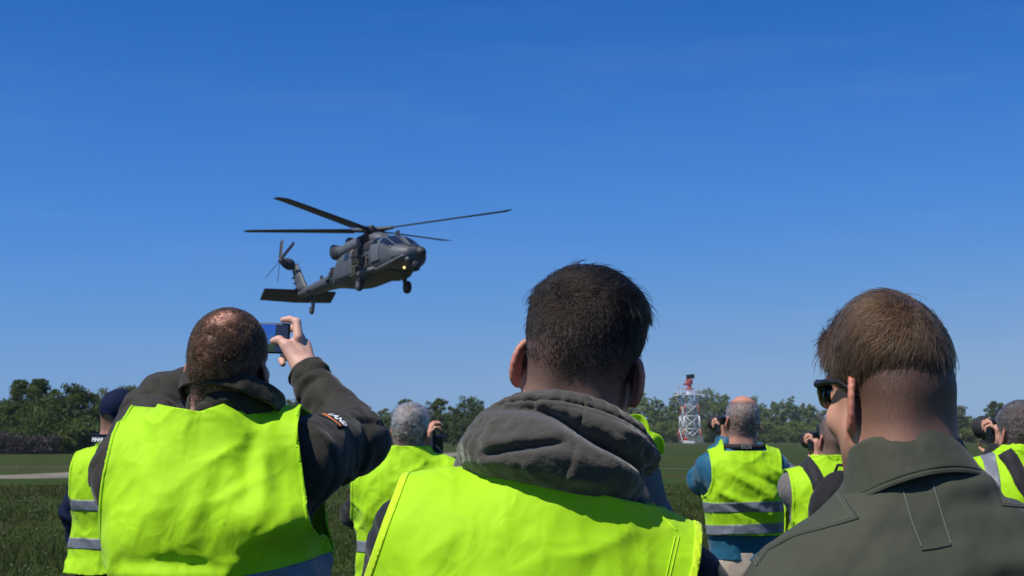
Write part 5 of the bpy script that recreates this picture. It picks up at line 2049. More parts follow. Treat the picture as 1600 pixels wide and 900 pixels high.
# black stand-up flap of the jacket beside the hood
fl = [at(px, py, BY + dy) - Vector((BX, BY, 0)) for px, py, dy in ((940, 690, -0.06), (996, 705, -0.03), (1024, 728, 0.02), (1020, 738, 0.03), (990, 750, -0.02), (940, 748, -0.07))]
mb = MB()
cfl = sum(fl, Vector()) / len(fl)
bk = Vector((-0.02, 0.10, -0.004))
rings = [[cfl + (p - cfl) * k + bk * t for p in fl] for k, t in ((0.55, -0.03), (0.97, 0.0), (1.0, 0.06), (0.95, 0.5), (0.80, 1.0))]
mb.loft(rings)
o = mb.obj('collar_flap', M['black'], B.o, smooth=True, bevel=0.004)
# dark spectacle arm over the far ear
mb = MB()
Hq = lambda x, y, z: B.H @ Vector((x, y, z))
mb.tube([Hq(0.079, -0.022, 0.016), Hq(0.0815, 0.0, 0.023), Hq(0.079, 0.045, 0.026), Hq(0.070, 0.092, 0.026)], [0.0022, 0.0026, 0.003, 0.004], 8)
mb.tube([Hq(-0.079, -0.022, 0.016), Hq(-0.0815, 0.0, 0.023), Hq(-0.079, 0.045, 0.026), Hq(-0.070, 0.092, 0.026)], [0.0022, 0.0026, 0.003, 0.004], 8)
for s_ in (-1, 1):
    lens = [Hq(s_ * (0.036 + 0.03 * math.cos(a)), 0.112 - 0.012 * abs(math.cos(a)) * (1 if math.cos(a) > 0 else -0.2), 0.012 + 0.02 * math.sin(a)) for a in np.linspace(0, 2 * math.pi, 16, endpoint=False)]
    lens2 = [p + (B.H.to_3x3() @ Vector((0, 0.004, 0))) for p in lens]
    mb.loft([lens, lens2])
mb.obj('sunglasses', M['plastic'], B.o, smooth=False)

# ================================================================ right-hand man in the flight suit
CX, CY = 0.575, 1.97
hc_ = at(1390, 622, CY)


def c_mask(P):
    d = scalp_line(P)
    m = smooth01(-0.008, 0.02, d)
    fade = np.interp(P[:, 2], [-0.085, -0.06, -0.03, 0.02, 0.06, 0.10], [0.05, 0.34, 0.74, 0.92, 0.92, 0.85])
    jaw = smooth01(-0.03, -0.06, P[:, 2]) * smooth01(0.01, 0.04, P[:, 1]) * 0.25
    return np.maximum(m * fade, jaw)


c_red = lambda P: 0.0 * np.exp(-(np.linalg.norm(P - np.array([0.020, -0.062, 0.115]), axis=1) / 0.03) ** 2) + 0.25 * smooth01(-0.05, -0.09, P[:, 2])
C = Person('man in grey-green flight suit wearing wraparound sunglasses, head turned away, without a vest', (CX, CY), roll=-4, lean=0, dz=-0.06, shoulder=(0.165, -0.015, 1.350), armL=((-0.188, 0.0, 1.08), (-0.20, 0.06, 0.86)), head=(hc_.x - CX, 0.012, hc_.z), hrot=(-4, -2, 21),
           fine=0.0032, coarse=0.012, skin=SKIN_C, hmask=c_mask, redness=c_red, wide=1.02, headscale=(0.90, 0.88, 1.10), earout=34, bulk=0.92)
WH = np.array([0.022, -0.070, 0.112])


c_h = lambda p: p[:, 2] + 0.12 * p[:, 1] - 0.55 * np.maximum(p[:, 1], 0) + 0.008


def c_len(p):
    top = smooth01(0.034, 0.070, c_h(p))
    front = smooth01(0.02, 0.09, p[:, 1])
    rw = np.linalg.norm(p - WH, axis=1)
    return 0.003 + top * (0.022 * smooth01(0.005, 0.05, rw) + 0.010 + 0.010 * front) + 0.003 * smooth01(-0.05, 0.02, p[:, 2])


def c_flow(p, n):
    r = p - WH
    r = r / (np.linalg.norm(r, axis=1, keepdims=True) + 1e-4)
    tang = np.cross(n, r)
    top = smooth01(0.030, 0.050, c_h(p))[:, None]
    f = r * 1.0 + tang * 0.35 + np.array([-0.1, 0.15, -0.15])
    return f * top + np.array([0, -0.15, -1.0]) * (1 - top)


c_den = lambda p: smooth01(-0.002, 0.015, scalp_line(p)) * np.interp(p[:, 2], [-0.085, -0.05, 0.0, 0.03, 0.06], [0.2, 0.5, 0.9, 1.1, 1.5]) * (0.55 + 0.45 * smooth01(0.0, 0.03, np.linalg.norm(p - WH, axis=1)))
sel_top = lambda p: c_den(p) * smooth01(0.030, 0.048, c_h(p) + 0.008 * vnoise(p * 60, 4))
sel_low = lambda p: c_den(p) * (1 - smooth01(0.038, 0.052, c_h(p)))
grow_hair('hair', C.o, C.V, C.F, C.Hi, 42000, sel_top, c_len, c_flow, HAIR_C, r0=0.00042, nseg=6, lift=0.26, jitter=0.42, seed=5)
grow_hair('fringe', C.o, C.V, C.F, C.Hi, 7000, lambda p: smooth01(0.0, 0.01, scalp_line(p)) * smooth01(0.035, 0.060, p[:, 1]) * smooth01(0.075, 0.09, p[:, 2]), lambda p: 0.034 + 0 * p[:, 0], lambda p, n: np.array([-1.0, 0.45, 0.45]) + 0 * p, HAIR_C, r0=0.0005, nseg=6, lift=0.42, jitter=0.16, seed=8)
grow_hair('clipped_hair', C.o, C.V, C.F, C.Hi, 34000, sel_low, lambda p: 0.004 + 0.013 * smooth01(0.0, 0.045, c_h(p)), c_flow, HAIR_CD, r0=0.00036, nseg=4, lift=0.35, jitter=0.3, seed=6)


def c_disp(V, n):
    x, z = V[:, 0], V[:, 2]
    back = V[:, 1] < 0.02
    d = ridge(x, z, (-0.02, 1.43), (0.10, 1.44), 0.016, 0.006) - ridge(x, z, (-0.01, 1.415), (0.11, 1.425), 0.014, 0.006)
    d += ridge(x, z, (0.02, 1.335), (0.13, 1.35), 0.018, 0.005) - ridge(x, z, (0.03, 1.315), (0.14, 1.33), 0.016, 0.006)
    d += ridge(x, z, (-0.24, 1.33), (-0.20, 1.22), 0.02, 0.008) + ridge(x, z, (0.0, 1.28), (0.14, 1.30), 0.02, 0.005)
    return np.where(back, d, 0)


C.jacket(M['flight'], 'flight_suit', off=0.022, hem=0.86, h=0.0065, sleeve=(0.070, 0.064, 0.05), neck=1.535, trap=(1.44, 0.030), amp=0.0055, disp=c_disp, kk=0.06)
cj = [o for o in C.o.children if o.name.startswith('flight_suit')][0]
C.trousers(M['flight'])
COLL = [(0.0, 0.066, -0.020), (0.10, 0.067, 0.010), (0.22, 0.069, 0.030), (0.30, 0.074, 0.036), (0.38, 0.081, 0.032), (0.55, 0.090, 0.012), (0.80, 0.101, -0.016), (0.93, 0.105, -0.026), (1.0, 0.105, -0.030)]
c_fr = Matrix.Translation(at(1410, 716, CY - 0.01) - Vector((CX, CY, 0))) @ Euler((rad(-6), rad(-9), rad(6)), 'XYZ').to_matrix().to_4x4()


def c_lift(u, v, r, h):
    f = (1 - np.cos(u)) / 2
    out = smooth01(0.35, 1.0, v)
    side = np.sin(u) ** 2
    return r * (1 + 0.12 * side * out) * (1 - 0.1 * f), h - 0.03 * f * (1 - v) - out * (0.006 * side + 0.05 * f)


C.collar('collar', M['flight'], COLL, frame=c_fr, nu=180, nv=60, u0=-2.75, u1=2.75, sx=0.90, sy=0.90, lift=c_lift,
         disp=lambda u, v: 0.002 * fbm(np.stack([np.sin(u) * 3, np.cos(u) * 3, v * 2.5], 1), 3, 5) - 0.0018 * np.exp(-((v - 0.90) / 0.012) ** 2), thick=0.004)
ccol = [o for o in C.o.children if o.name.startswith('collar')][0]
stitch('stitching', ccol, C.cV, C.cF, [(1335, 708), (1370, 702), (1420, 690), (1470, 690)], M['thread'], 0.0005, 0.0006, True, 30)
jv, jf = C.jV, C.jF
stitch('seam', cj, jv, jf, [(1182, 885), (1200, 860), (1240, 838), (1290, 825), (1342, 810)], M['seam'], 0.0016, 0.0002)
stitch('seam', cj, jv, jf, [(1342, 810), (1325, 788), (1308, 762)], M['seam'], 0.0010, 0.0002)
for pix in ([(1180, 882), (1198, 856), (1240, 833), (1290, 820), (1336, 806)], [(1337, 808), (1318, 780), (1304, 760)], [(1332, 810), (1313, 782), (1299, 762)],
            [(1166, 842), (1174, 862), (1183, 886)], [(1171, 842), (1179, 862), (1188, 884)]):
    stitch('stitching', cj, jv, jf, pix, M['thread'], 0.0005, 0.0006, True, 26)
stitch('seam', cj, jv, jf, [(1565, 790), (1585, 792), (1640, 798)], M['seam'], 0.0016, 0.0002)
stitch('seam', cj, jv, jf, [(1543, 735), (1555, 760), (1565, 790)], M['seam'], 0.0009, 0.0002)
stitch('stitching', cj, jv, jf, [(1546, 735), (1558, 760), (1569, 786), (1640, 794)], M['thread'], 0.0005, 0.0006, True, 26)
for pix in ([(1411, 766), (1424, 812), (1440, 854)], [(1458, 757), (1472, 805), (1486, 850)]):
    stitch('stitching', cj, jv, jf, pix, M['thread'], 0.0006, 0.0006, False, 20)
stitch('stitching', cj, jv, jf, [(1411, 766), (1435, 758), (1458, 757)], M['seam'], 0.0005, 0.0005, False, 20)
stitch('seam', cj, jv, jf, [(1440, 860), (1462, 857), (1486, 852)], M['seam'], 0.0013, 0.0004)
stitch('stitching', cj, jv, jf, [(1379, 740), (1381, 751)], M['thread'], 0.0009, 0.0008, False, 6)

# wraparound sunglasses with green lenses
lens_m = plain('green_lens', (0.05, 0.10, 0.015), 0.08, spec=0.9, var=0.05)
Hc = lambda x, y, z: C.H @ Vector((x, y, z))
sg = MB()
for s_ in (-1, 1):
    sg.tube([Hc(s_ * 0.0775, -0.034, 0.002), Hc(s_ * 0.080, -0.020, 0.012), Hc(s_ * 0.0805, 0.005, 0.022), Hc(s_ * 0.080, 0.045, 0.026), Hc(s_ * 0.072, 0.080, 0.026)], [0.0024, 0.0028, 0.0032, 0.0042, 0.0060], 10)
fr_pts = [Hc(x, y, 0.030) for x, y in ((-0.072, 0.080), (-0.055, 0.102), (-0.03, 0.112), (0, 0.117), (0.03, 0.112), (0.055, 0.102), (0.072, 0.080))]
sg.tube(fr_pts, 0.0028, 8)
sgo = sg.obj('sunglasses', M['plastic'], C.o, smooth=True)
for s_ in (-1, 1):
    V_, F_ = [], []
    rows = []
    for t in np.linspace(0, 1, 9):
        x = 0.008 + t * 0.066
        y = 0.117 - 0.043 * t ** 2.2
        hh = 0.036 * (1 - 0.25 * t ** 2) * (0.6 + 0.4 * min(1, t * 4))
        rows.append([Hc(s_ * x, y + 0.002, 0.029), Hc(s_ * x * 1.01, y + 0.004, 0.029 - hh * 0.5), Hc(s_ * x, y, 0.029 - hh)])
    mbl = MB()
    mbl.loft(rows, closed=False, caps=False)
    lo_ = mbl.obj('lens', lens_m, sgo, smooth=True)
    solidify(lo_, 0.002, 0)

# ================================================================ left man filming with a phone
AX, AY = -0.594, 3.02
ha = at(361, 578, AY)
La = Vector((AX, AY, 0))
PY = 3.42
ph_c = at(405, 528, PY) - La


def a_mask(P):
    d = scalp_line(P)
    m = smooth01(-0.006, 0.02, d)
    bald = np.exp(-(np.linalg.norm((P - np.array([0.0, -0.050, 0.120])) * np.array([1.0, 1.0, 1.0]), axis=1) / 0.034) ** 2)
    fade = np.interp(P[:, 2], [-0.085, -0.06, -0.02, 0.05], [0.1, 0.35, 0.62, 0.72])
    beard = smooth01(-0.02, -0.05, P[:, 2]) * smooth01(0.0, 0.03, P[:, 1]) * 0.8
    return np.maximum(m * fade * (1 - 0.9 * bald), beard)


a_red = lambda P: 0.30 * np.exp(-(np.linalg.norm(P - np.array([0.0, -0.050, 0.125]), axis=1) / 0.05) ** 2)
# the right hand: explicit finger chains in the hand's own frame (x towards the thumb side, y along the fingers, z back of the hand)
wrA = at(478, 579, 3.36) - La
knA = at(456, 528, 3.40) - La
elA = at(551, 688, 3.24) - La
handA = frame_from(knA - wrA, (0.55, -0.85, 0.1), wrA)
hi_ = handA.inverted()


def hp(px, py, Y, r):
    v = hi_ @ (at(px, py, Y) - La)
    return (-v.x, v.y, v.z, r)


A_CH = [
    # index: up from the knuckle, over the top edge of the phone
    [hp(466, 528, 3.385, 0.0125), hp(464, 503, 3.40, 0.0098), hp(453, 499, 3.405, 0.0088), hp(442, 500, 3.41, 0.0078)],
    # thumb: from the heel of the hand to the screen
    [hp(462, 556, 3.37, 0.016), hp(448, 540, 3.375, 0.0128), hp(436, 531, 3.385, 0.0108), hp(427, 533, 3.393, 0.0088)],
    # middle and ring behind the phone
    [hp(470, 530, 3.41, 0.0125), hp(462, 512, 3.44, 0.0098), hp(448, 515, 3.45, 0.0088), hp(436, 520, 3.45, 0.0078)],
    [hp(464, 540, 3.41, 0.0125), hp(450, 536, 3.45, 0.0095), hp(438, 540, 3.455, 0.0086), hp(430, 545, 3.45, 0.0078)],
    # little finger folded under the lower edge
    [hp(458, 558, 3.39, 0.0118), hp(444, 556, 3.42, 0.0092), hp(440, 563, 3.40, 0.0082), hp(442, 569, 3.385, 0.0076)],
    # palm
    [hp(470, 566, 3.375, 0.020), hp(464, 535, 3.395, 0.0165)], [hp(466, 566, 3.375, 0.020), hp(456, 548, 3.39, 0.0160)],
    [hp(476, 574, 3.365, 0.021), hp(468, 556, 3.38, 0.021)],
]
wlA = at(378, 585, 3.40) - La
elLA = at(250, 640, 3.28) - La
handLA = frame_from((at(357, 562, 3.43) - La) - wlA, (-0.6, -0.7, 0.2), wlA)
A = Person('man in dark olive jacket and yellow vest holding up a phone to film the helicopter', (AX, AY), roll=-5, head=(ha.x - AX, -0.01, ha.z), hrot=(14, 3, -6),
           armR=(elA, wrA), armL=(elLA, wlA), handR=(handA, dict(pts=A_CH, fine=0.0038)), handL=(handLA, dict(curl=(0.9, 0.9, 0.9, 0.9))),
           fine=0.004, coarse=0.013, skin=SKIN_A, hmask=a_mask, redness=a_red, wide=0.94, deep=1.10, dz=0.0, shoulder=(0.180, 0.0, 1.435), headscale=0.98, earout=34, bulk=1.1)
BALD = np.array([0.0, -0.050, 0.122])
a_den = lambda p: smooth01(-0.002, 0.012, scalp_line(p)) * (0.10 + 0.90 * smooth01(0.008, 0.060, np.linalg.norm(p - BALD, axis=1)))
a_len = lambda p: np.interp(p[:, 2], [-0.08, -0.04, 0.0, 0.06, 0.1], [0.004, 0.008, 0.013, 0.017, 0.022])
grow_hair('hair', A.o, A.V, A.F, A.Hi, 26000, a_den, a_len, lambda p, n: np.stack([vnoise(p * 50, 1), vnoise(p * 50, 5), vnoise(p * 50, 9) - 0.35], 1), HAIR_A, r0=0.00050, nseg=6, lift=0.35, jitter=0.5, curl=1.0, curlf=260, seed=11)
grow_hair('beard', A.o, A.V, A.F, A.Hi, 5000, lambda p: smooth01(-0.025, -0.05, p[:, 2]) * smooth01(0.005, 0.03, p[:, 1]), lambda p: 0.012 + 0 * p[:, 0], lambda p, n: np.array([0, 0.2, -1.0]) + 0 * p, HAIR_A, r0=0.0006, nseg=4, lift=0.4, seed=12)


def aj_disp(V, n):
    d = 0 * V[:, 0]
    # strong creases round the raised right elbow and forearm
    for (a, b, w, amp) in ((at(520, 610, 3.3), at(560, 600, 3.2), 0.012, 0.010),):
        pass
    return d


A.jacket(M['olive'], 'jacket', off=0.022, hem=0.80, sleeve=(0.080, 0.072, 0.042), h=0.0075, neck=1.49, amp=0.0075, cuff=0.004, kk=0.05)
aj = [o for o in A.o.children if o.name.startswith('jacket')][0]


def a_disp(q, n):
    x, z = q[:, 0], q[:, 2]
    back = q[:, 1] < 0.02
    d = 0.010 * smooth01(1.42, 1.30, z) * smooth01(1.18, 1.26, z) * np.exp(-((x + 0.10) / 0.12) ** 2)
    d += 0.034 * np.exp(-((z - 1.325) / 0.05) ** 2) * smooth01(0.0, 0.12, x)
    d -= 0.020 * np.exp(-((z - 1.255) / 0.035) ** 2) * smooth01(0.04, 0.14, x)
    d += 0.008 * np.exp(-((z - 1.31) / 0.04) ** 2) * smooth01(-0.13, -0.19, x)
    d += ridge(x, z, (-0.06, 1.50), (-0.10, 1.28), 0.025, 0.006) + ridge(x, z, (0.03, 1.46), (-0.03, 1.28), 0.022, 0.007)
    d += ridge(x, z, (0.13, 1.50), (0.12, 1.33), 0.020, 0.010) - ridge(x, z, (0.095, 1.48), (0.09, 1.34), 0.020, 0.009)
    d += ridge(x, z, (0.18, 1.33), (0.06, 1.27), 0.014, 0.008) + ridge(x, z, (0.02, 1.36), (0.12, 1.41), 0.012, 0.005)
    d += ridge(x, z, (-0.17, 1.25), (0.06, 1.225), 0.014, 0.010) - ridge(x, z, (-0.15, 1.275), (0.02, 1.25), 0.014, 0.008)
    return np.where(back, d, 0)


A.vest(M['vest'], off=0.047, hem=0.80, h=0.0065, amp=0.0075, disp=a_disp, dropneck=1.475, neck_r=0.100, nclip=lambda q: np.where(np.abs(q[:, 0]) < 0.14, q[:, 2] - 1.555 - 0.25 * np.abs(q[:, 0]), -0.2), armpit=1.22,
       edge=[(1.20, 0.25, 0.240), (1.28, 0.236, 0.220), (1.38, 0.218, 0.203), (1.50, 0.198, 0.193), (1.62, 0.188, 0.189)], stripes=[(1.190, 0.05, 0.13), (1.02, 0.05, 0)], arm_r=0.075, binding=True, bind_w=0.006)
A.trousers(M['darktrouser'])
a_fr = Matrix.Translation(at(361, 634, AY - 0.02) - La) @ Euler((rad(-14), rad(6), rad(-8)), 'XYZ').to_matrix().to_4x4()
ACOL = [(0.0, 0.078, -0.045), (0.25, 0.082, -0.010), (0.5, 0.088, 0.022), (0.68, 0.093, 0.046), (0.76, 0.097, 0.052), (0.84, 0.102, 0.046), (0.93, 0.104, 0.030), (1.0, 0.1035, 0.014)]


def a_lift(u, v, r, h):
    f = (1 - np.cos(u)) / 2
    return r * (1 + 0.06 * np.sin(u) ** 2), h + 0.028 * np.sin(u) * -0.3 * v - 0.03 * f * v


A.collar('collar', M['olive'], ACOL, frame=a_fr, nu=150, nv=50, u0=-2.6, u1=2.6, sx=1.0, sy=1.0, lift=a_lift,
         disp=lambda u, v: 0.004 + 0.006 * fbm(np.stack([np.sin(u) * 2.2, np.cos(u) * 2.2, v * 4.5], 1), 3, 5) - 0.006 * np.exp(-((v - 0.42 - 0.05 * np.sin(u * 2)) / 0.05) ** 2), thick=0.006)
# cuff on the right wrist
cax = (wrA - elA).normalized()
cf = frame_from((0, 0, 1), (1, 0, 0), (0, 0, 0))
cfr = cax.to_track_quat('Z', 'Y').to_matrix().to_4x4()
cfr.translation = wrA - cax * 0.012
P_, F_ = ringsurf(lambda u, v: np.stack([np.cos(u) * (0.041 + 0.004 * np.sin(v * math.pi) + 0.0012 * np.sin(u * 5)), np.sin(u) * (0.041 + 0.004 * np.sin(v * math.pi)), (v - 0.75) * 0.045], 1), 40, 10)
cu_o = obj('cuff', xform(cfr, P_), F_, M['olive'], aj)
solidify(cu_o, 0.004, 0)
# shoulder patch with flag stripe and lettering
pv, pf = A.jV, A.jF
pts = ray_polyline(A.o, pv, pf, [(508, 649), (523, 657), (538, 668)], 0.003, 8)
patch_m = plain('patch_black', (0.01, 0.01, 0.014), 0.8)
bv = BVHTree.FromPolygons([tuple(v) for v in pv.tolist()], tri(pf).tolist())
pc = pts[len(pts) // 2]
loc_, nrm_, _, _ = bv.find_nearest(pc)
px_ = (pts[-1] - pts[0]).normalized()
pyv = nrm_.cross(px_).normalized()
Mp = Matrix((px_, pyv, px_.cross(pyv))).transposed().to_4x4()
Mp.translation = pc + nrm_ * 0.001


def patch_strip(name, mat, parent, y0, y1, x0, x1, lift_):
    rows = []
    for x in np.linspace(x0, x1, 9):
        r_ = []
        for y in np.linspace(y0, y1, 4):
            w = Mp @ Vector((x, y, 0))
            l2, n2, _, _ = bv.find_nearest(w)
            r_.append(l2 + n2 * lift_)
        rows.append(r_)
    m_ = MB()
    m_.loft(rows, closed=False, caps=False)
    o_ = m_.obj(name, mat, parent, smooth=True)
    solidify(o_, 0.0012, 0)
    return o_


patch = patch_strip('shoulder_patch', patch_m, aj, -0.022, 0.024, -0.034, 0.034, 0.0025)
patch_strip('flag_stripe', M['orange_print'], aj, -0.012, -0.006, -0.031, 0.031, 0.0036)
tx = text_mesh('lettering', 'LAND', 0.022, M['white_print'], aj, Mp @ Matrix.Translation((0.003, 0.0085, 0.0)), bold=0.0007, bvh=bv, lift=0.0040)

# the phone, held level in front of the face
ph = empty('phone', ph_c + La)
tag(ph, 'black smartphone with lit screen held up sideways to film the helicopter', 'phone')
view = (ph_c + La - Vector((La.x + ha.x - AX, AY + 0.1, ha.z + 0.02))).normalized()
ph.rotation_euler = (0, rad(2), rad(-7))
mb = MB()
mb.box((0, 0, 0), (0.152, 0.0085, 0.0735))
mb.obj('case', M['plastic'], ph, bevel=0.004)
m, nt, b = new_mat('phone_screen')
tc = N(nt, "ShaderNodeTexCoord")
sp = N(nt, "ShaderNodeSeparateXYZ")
nt.links.new(tc.outputs['Object'], sp.inputs['Vector'])
rp = N(nt, "ShaderNodeValToRGB")
els = rp.color_ramp.elements
els[0].position, els[0].color = 0.0, (0.008, 0.020, 0.004, 1)
els[1].position, els[1].color = 1.0, (0.004, 0.055, 0.33, 1)
e = els.new(0.27); e.color = (0.012, 0.030, 0.006, 1)
e = els.new(0.32); e.color = (0.020, 0.075, 0.20, 1)
mr = N(nt, "ShaderNodeMapRange")
mr.inputs['From Min'].default_value = -0.034
mr.inputs['From Max'].default_value = 0.034
nt.links.new(sp.outputs['Z'], mr.inputs['Value'])
nt.links.new(mr.outputs['Result'], rp.inputs['Fac'])
dk = N(nt, "ShaderNodeMath", operation='GREATER_THAN')
dk.inputs[1].default_value = 0.041
nt.links.new(sp.outputs['X'], dk.inputs[0])
mx = N(nt, "ShaderNodeMixRGB")
mx.inputs['Color2'].default_value = (0.004, 0.010, 0.035, 1)
nt.links.new(dk.outputs[0], mx.inputs['Fac'])
nt.links.new(rp.outputs['Color'], mx.inputs['Color1'])
b.inputs['Base Color'].default_value = (0.01, 0.01, 0.01, 1)
b.inputs['Roughness'].default_value = 0.12
nt.links.new(mx.outputs['Color'], b.inputs['Emission Color'])
b.inputs['Emission Strength'].default_value = 1.5
mb = MB()
mb.box((0, -0.0046, 0), (0.143, 0.0012, 0.0665))
mb.obj('screen', m, ph)
mb = MB()
mb.box((-0.056, 0.0055, 0.018), (0.026, 0.003, 0.026))
mb.obj('camera_bump', M['plastic'], ph, bevel=0.003)
# ================================================================ people further back
def std_mask(amount=0.7, nape=0.0, bald=None, br=0.05):
    def f(P):
        m = smooth01(-0.008, 0.02, scalp_line(P, nape)) * amount
        if bald is not None:
            m = m * smooth01(br * 0.7, br, np.linalg.norm(P - np.array(bald), axis=1))
        return m
    return f


def std_den(p):
    return smooth01(-0.002, 0.012, scalp_line(p))


def slr(name, label, pos, aim, scale=1.0, lens_len=0.13, lens_r=0.040, tele=False):
    """camera with lens along +y of its own frame"""
    o = empty(name, pos)
    d = Vector(aim).normalized()
    o.rotation_euler = frame_from(d, (0, 0, 1), (0, 0, 0)).to_euler()
    o.scale = (scale,) * 3
    tag(o, label, 'camera', 'cameras held up to the faces')
    m_ = MB()
    m_.box((0, 0, 0), (0.135, 0.055, 0.088))
    m_.box((0.055, 0.022, -0.004), (0.028, 0.04, 0.08))
    m_.obj('body', M['plastic'], o, bevel=0.008)
    m_ = MB()
    m_.box((0, -0.004, 0.055), (0.058, 0.058, 0.034))
    m_.obj('viewfinder', M['plastic'], o, bevel=0.008)
    m_ = MB()
    Ml = Matrix.Translation((0, 0.025, -0.005)) @ Matrix.Rotation(-math.pi / 2, 4, 'X')
    m_.lathe([(lens_r * 0.85, 0), (lens_r * 0.9, lens_len * 0.3), (lens_r, lens_len * 0.35), (lens_r, lens_len * 0.7), (lens_r * 1.05, lens_len * 0.72), (lens_r * 1.12, lens_len), (lens_r * 0.9, lens_len), (lens_r * 0.85, lens_len * 0.9)], Ml, 24)
    l_ = m_.obj('lens', M['rubber'], o, smooth=False)
    m_ = MB()
    m_.lathe([(0.001, lens_len * 0.86), (lens_r * 0.84, lens_len * 0.88), (0.001, lens_len * 0.9)], Ml, 20)
    m_.obj('front_glass', glass_m, l_)
    return o


def L3(p, loc, sc=1.0):
    """world point -> upright person frame without turn"""
    return Vector(((p.x - loc[0]) / sc, (p.y - loc[1]) / sc, p.z / sc))


def strap_band(name, mat, parent, V, F, pts, w, off=0.006):
    """flat webbing lying on a garment along local points"""
    bv_ = BVHTree.FromPolygons([tuple(v) for v in V.tolist()], tri(F).tolist())
    path = []
    for k in range(len(pts) - 1):
        for i in range(10):
            path.append(Vector(pts[k]).lerp(Vector(pts[k + 1]), i / 10))
    path.append(Vector(pts[-1]))
    hits = []
    for p in path:
        l_, n_, _, _ = bv_.find_nearest(p)
        hits.append((l_ + n_ * off, n_))
    rows = []
    for i, (p, n_) in enumerate(hits):
        d = (hits[min(i + 1, len(hits) - 1)][0] - hits[max(i - 1, 0)][0])
        if d.length < 1e-6:
            continue
        s_ = d.normalized().cross(n_).normalized() * (w / 2)
        rows.append([p - s_, p + n_ * 0.001, p + s_])
    m_ = MB()
    m_.loft(rows, closed=False, caps=False)
    o = m_.obj(name, mat, parent, smooth=True)
    solidify(o, 0.004, 0)
    return o


STAND = [(0.0, 0.070, -0.030), (0.3, 0.074, 0.0), (0.7, 0.080, 0.035), (0.85, 0.084, 0.042), (1.0, 0.087, 0.034)]

# ---------------------------------------------------------------- man in the navy cap
DX, DY = at(188, HOR, 7.3).x, 7.3
D = Person('man in navy cap and striped yellow vest, standing half hidden behind the phone holder', (DX, DY), rz=-6, roll=2, dz=-0.075, head=(0.0, 0.0, 1.605), hrot=(0, 4, -14), fine=0.007, coarse=0.016, skin=SKIN_G, hmask=std_mask(0.5), wide=1.06)
D.jacket(M['navy'], 'jacket', off=0.014, hem=0.76, h=0.012, amp=0.007)
D.vest(M['vest'], off=0.040, hem=0.83, h=0.010, amp=0.008, flare=0.05, stripes=[(1.238, 0.055, 0.01), (1.050, 0.055, 0.05)], dropneck=1.44, arm_r=0.07,
       edge=[(1.14, 0.27), (1.20, 0.235), (1.28, 0.222), (1.36, 0.222), (1.46, 0.225), (1.55, 0.23)])
D.trousers(M['darktrouser'])
D.collar('collar', M['navy'], STAND, nu=60, nv=16, u0=-2.6, u1=2.6, sx=1.55, sy=1.35, frame=D.T @ Matrix.Translation((-0.03, -0.005, 1.548)))
text_mesh('lettering', 'HHHHH', 0.030, M['white_print'], [o for o in D.o.children if o.name.startswith('collar')][0], D.T @ Matrix.Translation((-0.075, -0.118, 1.562)) @ Matrix.Rotation(rad(-22), 4, 'Z') @ Matrix.Rotation(rad(80), 4, 'X'), bold=0.001)
# the cap
G = Grid(steps(-0.13, 0.13, 0.006), steps(-0.15, 0.24, 0.006), steps(-0.06, 0.17, 0.006))
G.ell((0, -0.012, 0.045), (0.094, 0.116, 0.098), None, 0.01)
G.cone((0, -0.10, -0.01), (0, -0.08, 0.02), 0.03, 0.03, 0.02)
V, F = G.nets(2)
V, F = clip(V, F, np.maximum(np.interp(V[:, 1], [-0.14, -0.05, 0.02, 0.12], [-0.022, -0.012, 0.030, 0.048]) - V[:, 2], 0.5 * (0.026 - np.hypot(V[:, 0] / 1.3, (V[:, 2] + 0.010))) * (V[:, 1] < -0.05) - 1 * (V[:, 1] >= -0.05)))
cp = obj('cap', xform(D.H, V), F, M['navy'], D.o)
solidify(cp, 0.004, 0)
brim = MB()
brim.loft([[D.H @ Vector((x, 0.075 + 0.012 * (1 - (x / 0.08) ** 2) + k * (0.075 * (1 - 0.6 * (x / 0.08) ** 2)), 0.060 - 0.018 * (x / 0.08) ** 2 - 0.012 * k)) for x in np.linspace(-0.08, 0.08, 11)] for k in (0, 0.5, 1.0)], closed=False, caps=False)
br_o = brim.obj('brim', M['navy'], cp, smooth=True)
solidify(br_o, 0.004, 0)
bt = MB()
bt.lathe([(0.009, -0.003), (0.008, 0.003), (0.002, 0.005)], D.H @ Matrix.Translation((0, -0.012, 0.144)), 10)
bt.obj('cap_button', M['navy'], cp, smooth=True)

# ---------------------------------------------------------------- grey-haired man with red lanyard
EX, EY = at(638, HOR, 6.5).x, 6.5
ESC = 0.955
e_loc = (EX, EY)
e_wr = L3(at(668, 700, 6.66), e_loc, ESC)
e_el = Vector((0.27, 0.16, 1.22))
E_ = Person('grey-haired man with red lanyard cord and yellow vest, right of the phone holder', e_loc, scale=ESC, head=(0.01, 0.0, 1.60), hrot=(2, 2, -8), fine=0.006, coarse=0.016, skin=SKIN_G,
            hmask=std_mask(0.6), armR=(e_el, e_wr), armL=((-0.26, 0.10, 1.20), (-0.08, 0.33, 1.46)), handR=(frame_from((0.05, 0.1, 1), (-1, -0.4, 0), e_wr), dict(curl=(0.7, 0.8, 0.8, 0.9))), wide=1.10)
grow_hair('hair', E_.o, E_.V, E_.F, E_.Hi, 9000, std_den, lambda p: np.interp(p[:, 2], [-0.08, 0.0, 0.08], [0.015, 0.026, 0.034]), lambda p, n: np.stack([vnoise(p * 30, 1), vnoise(p * 30, 5) - 0.2, vnoise(p * 30, 9) - 0.5], 1), HAIR_GREY, r0=0.0011, nseg=5, lift=0.42, jitter=0.5, seed=21)
E_.jacket(M['black'], 'jacket', off=0.014, hem=0.78, h=0.012)
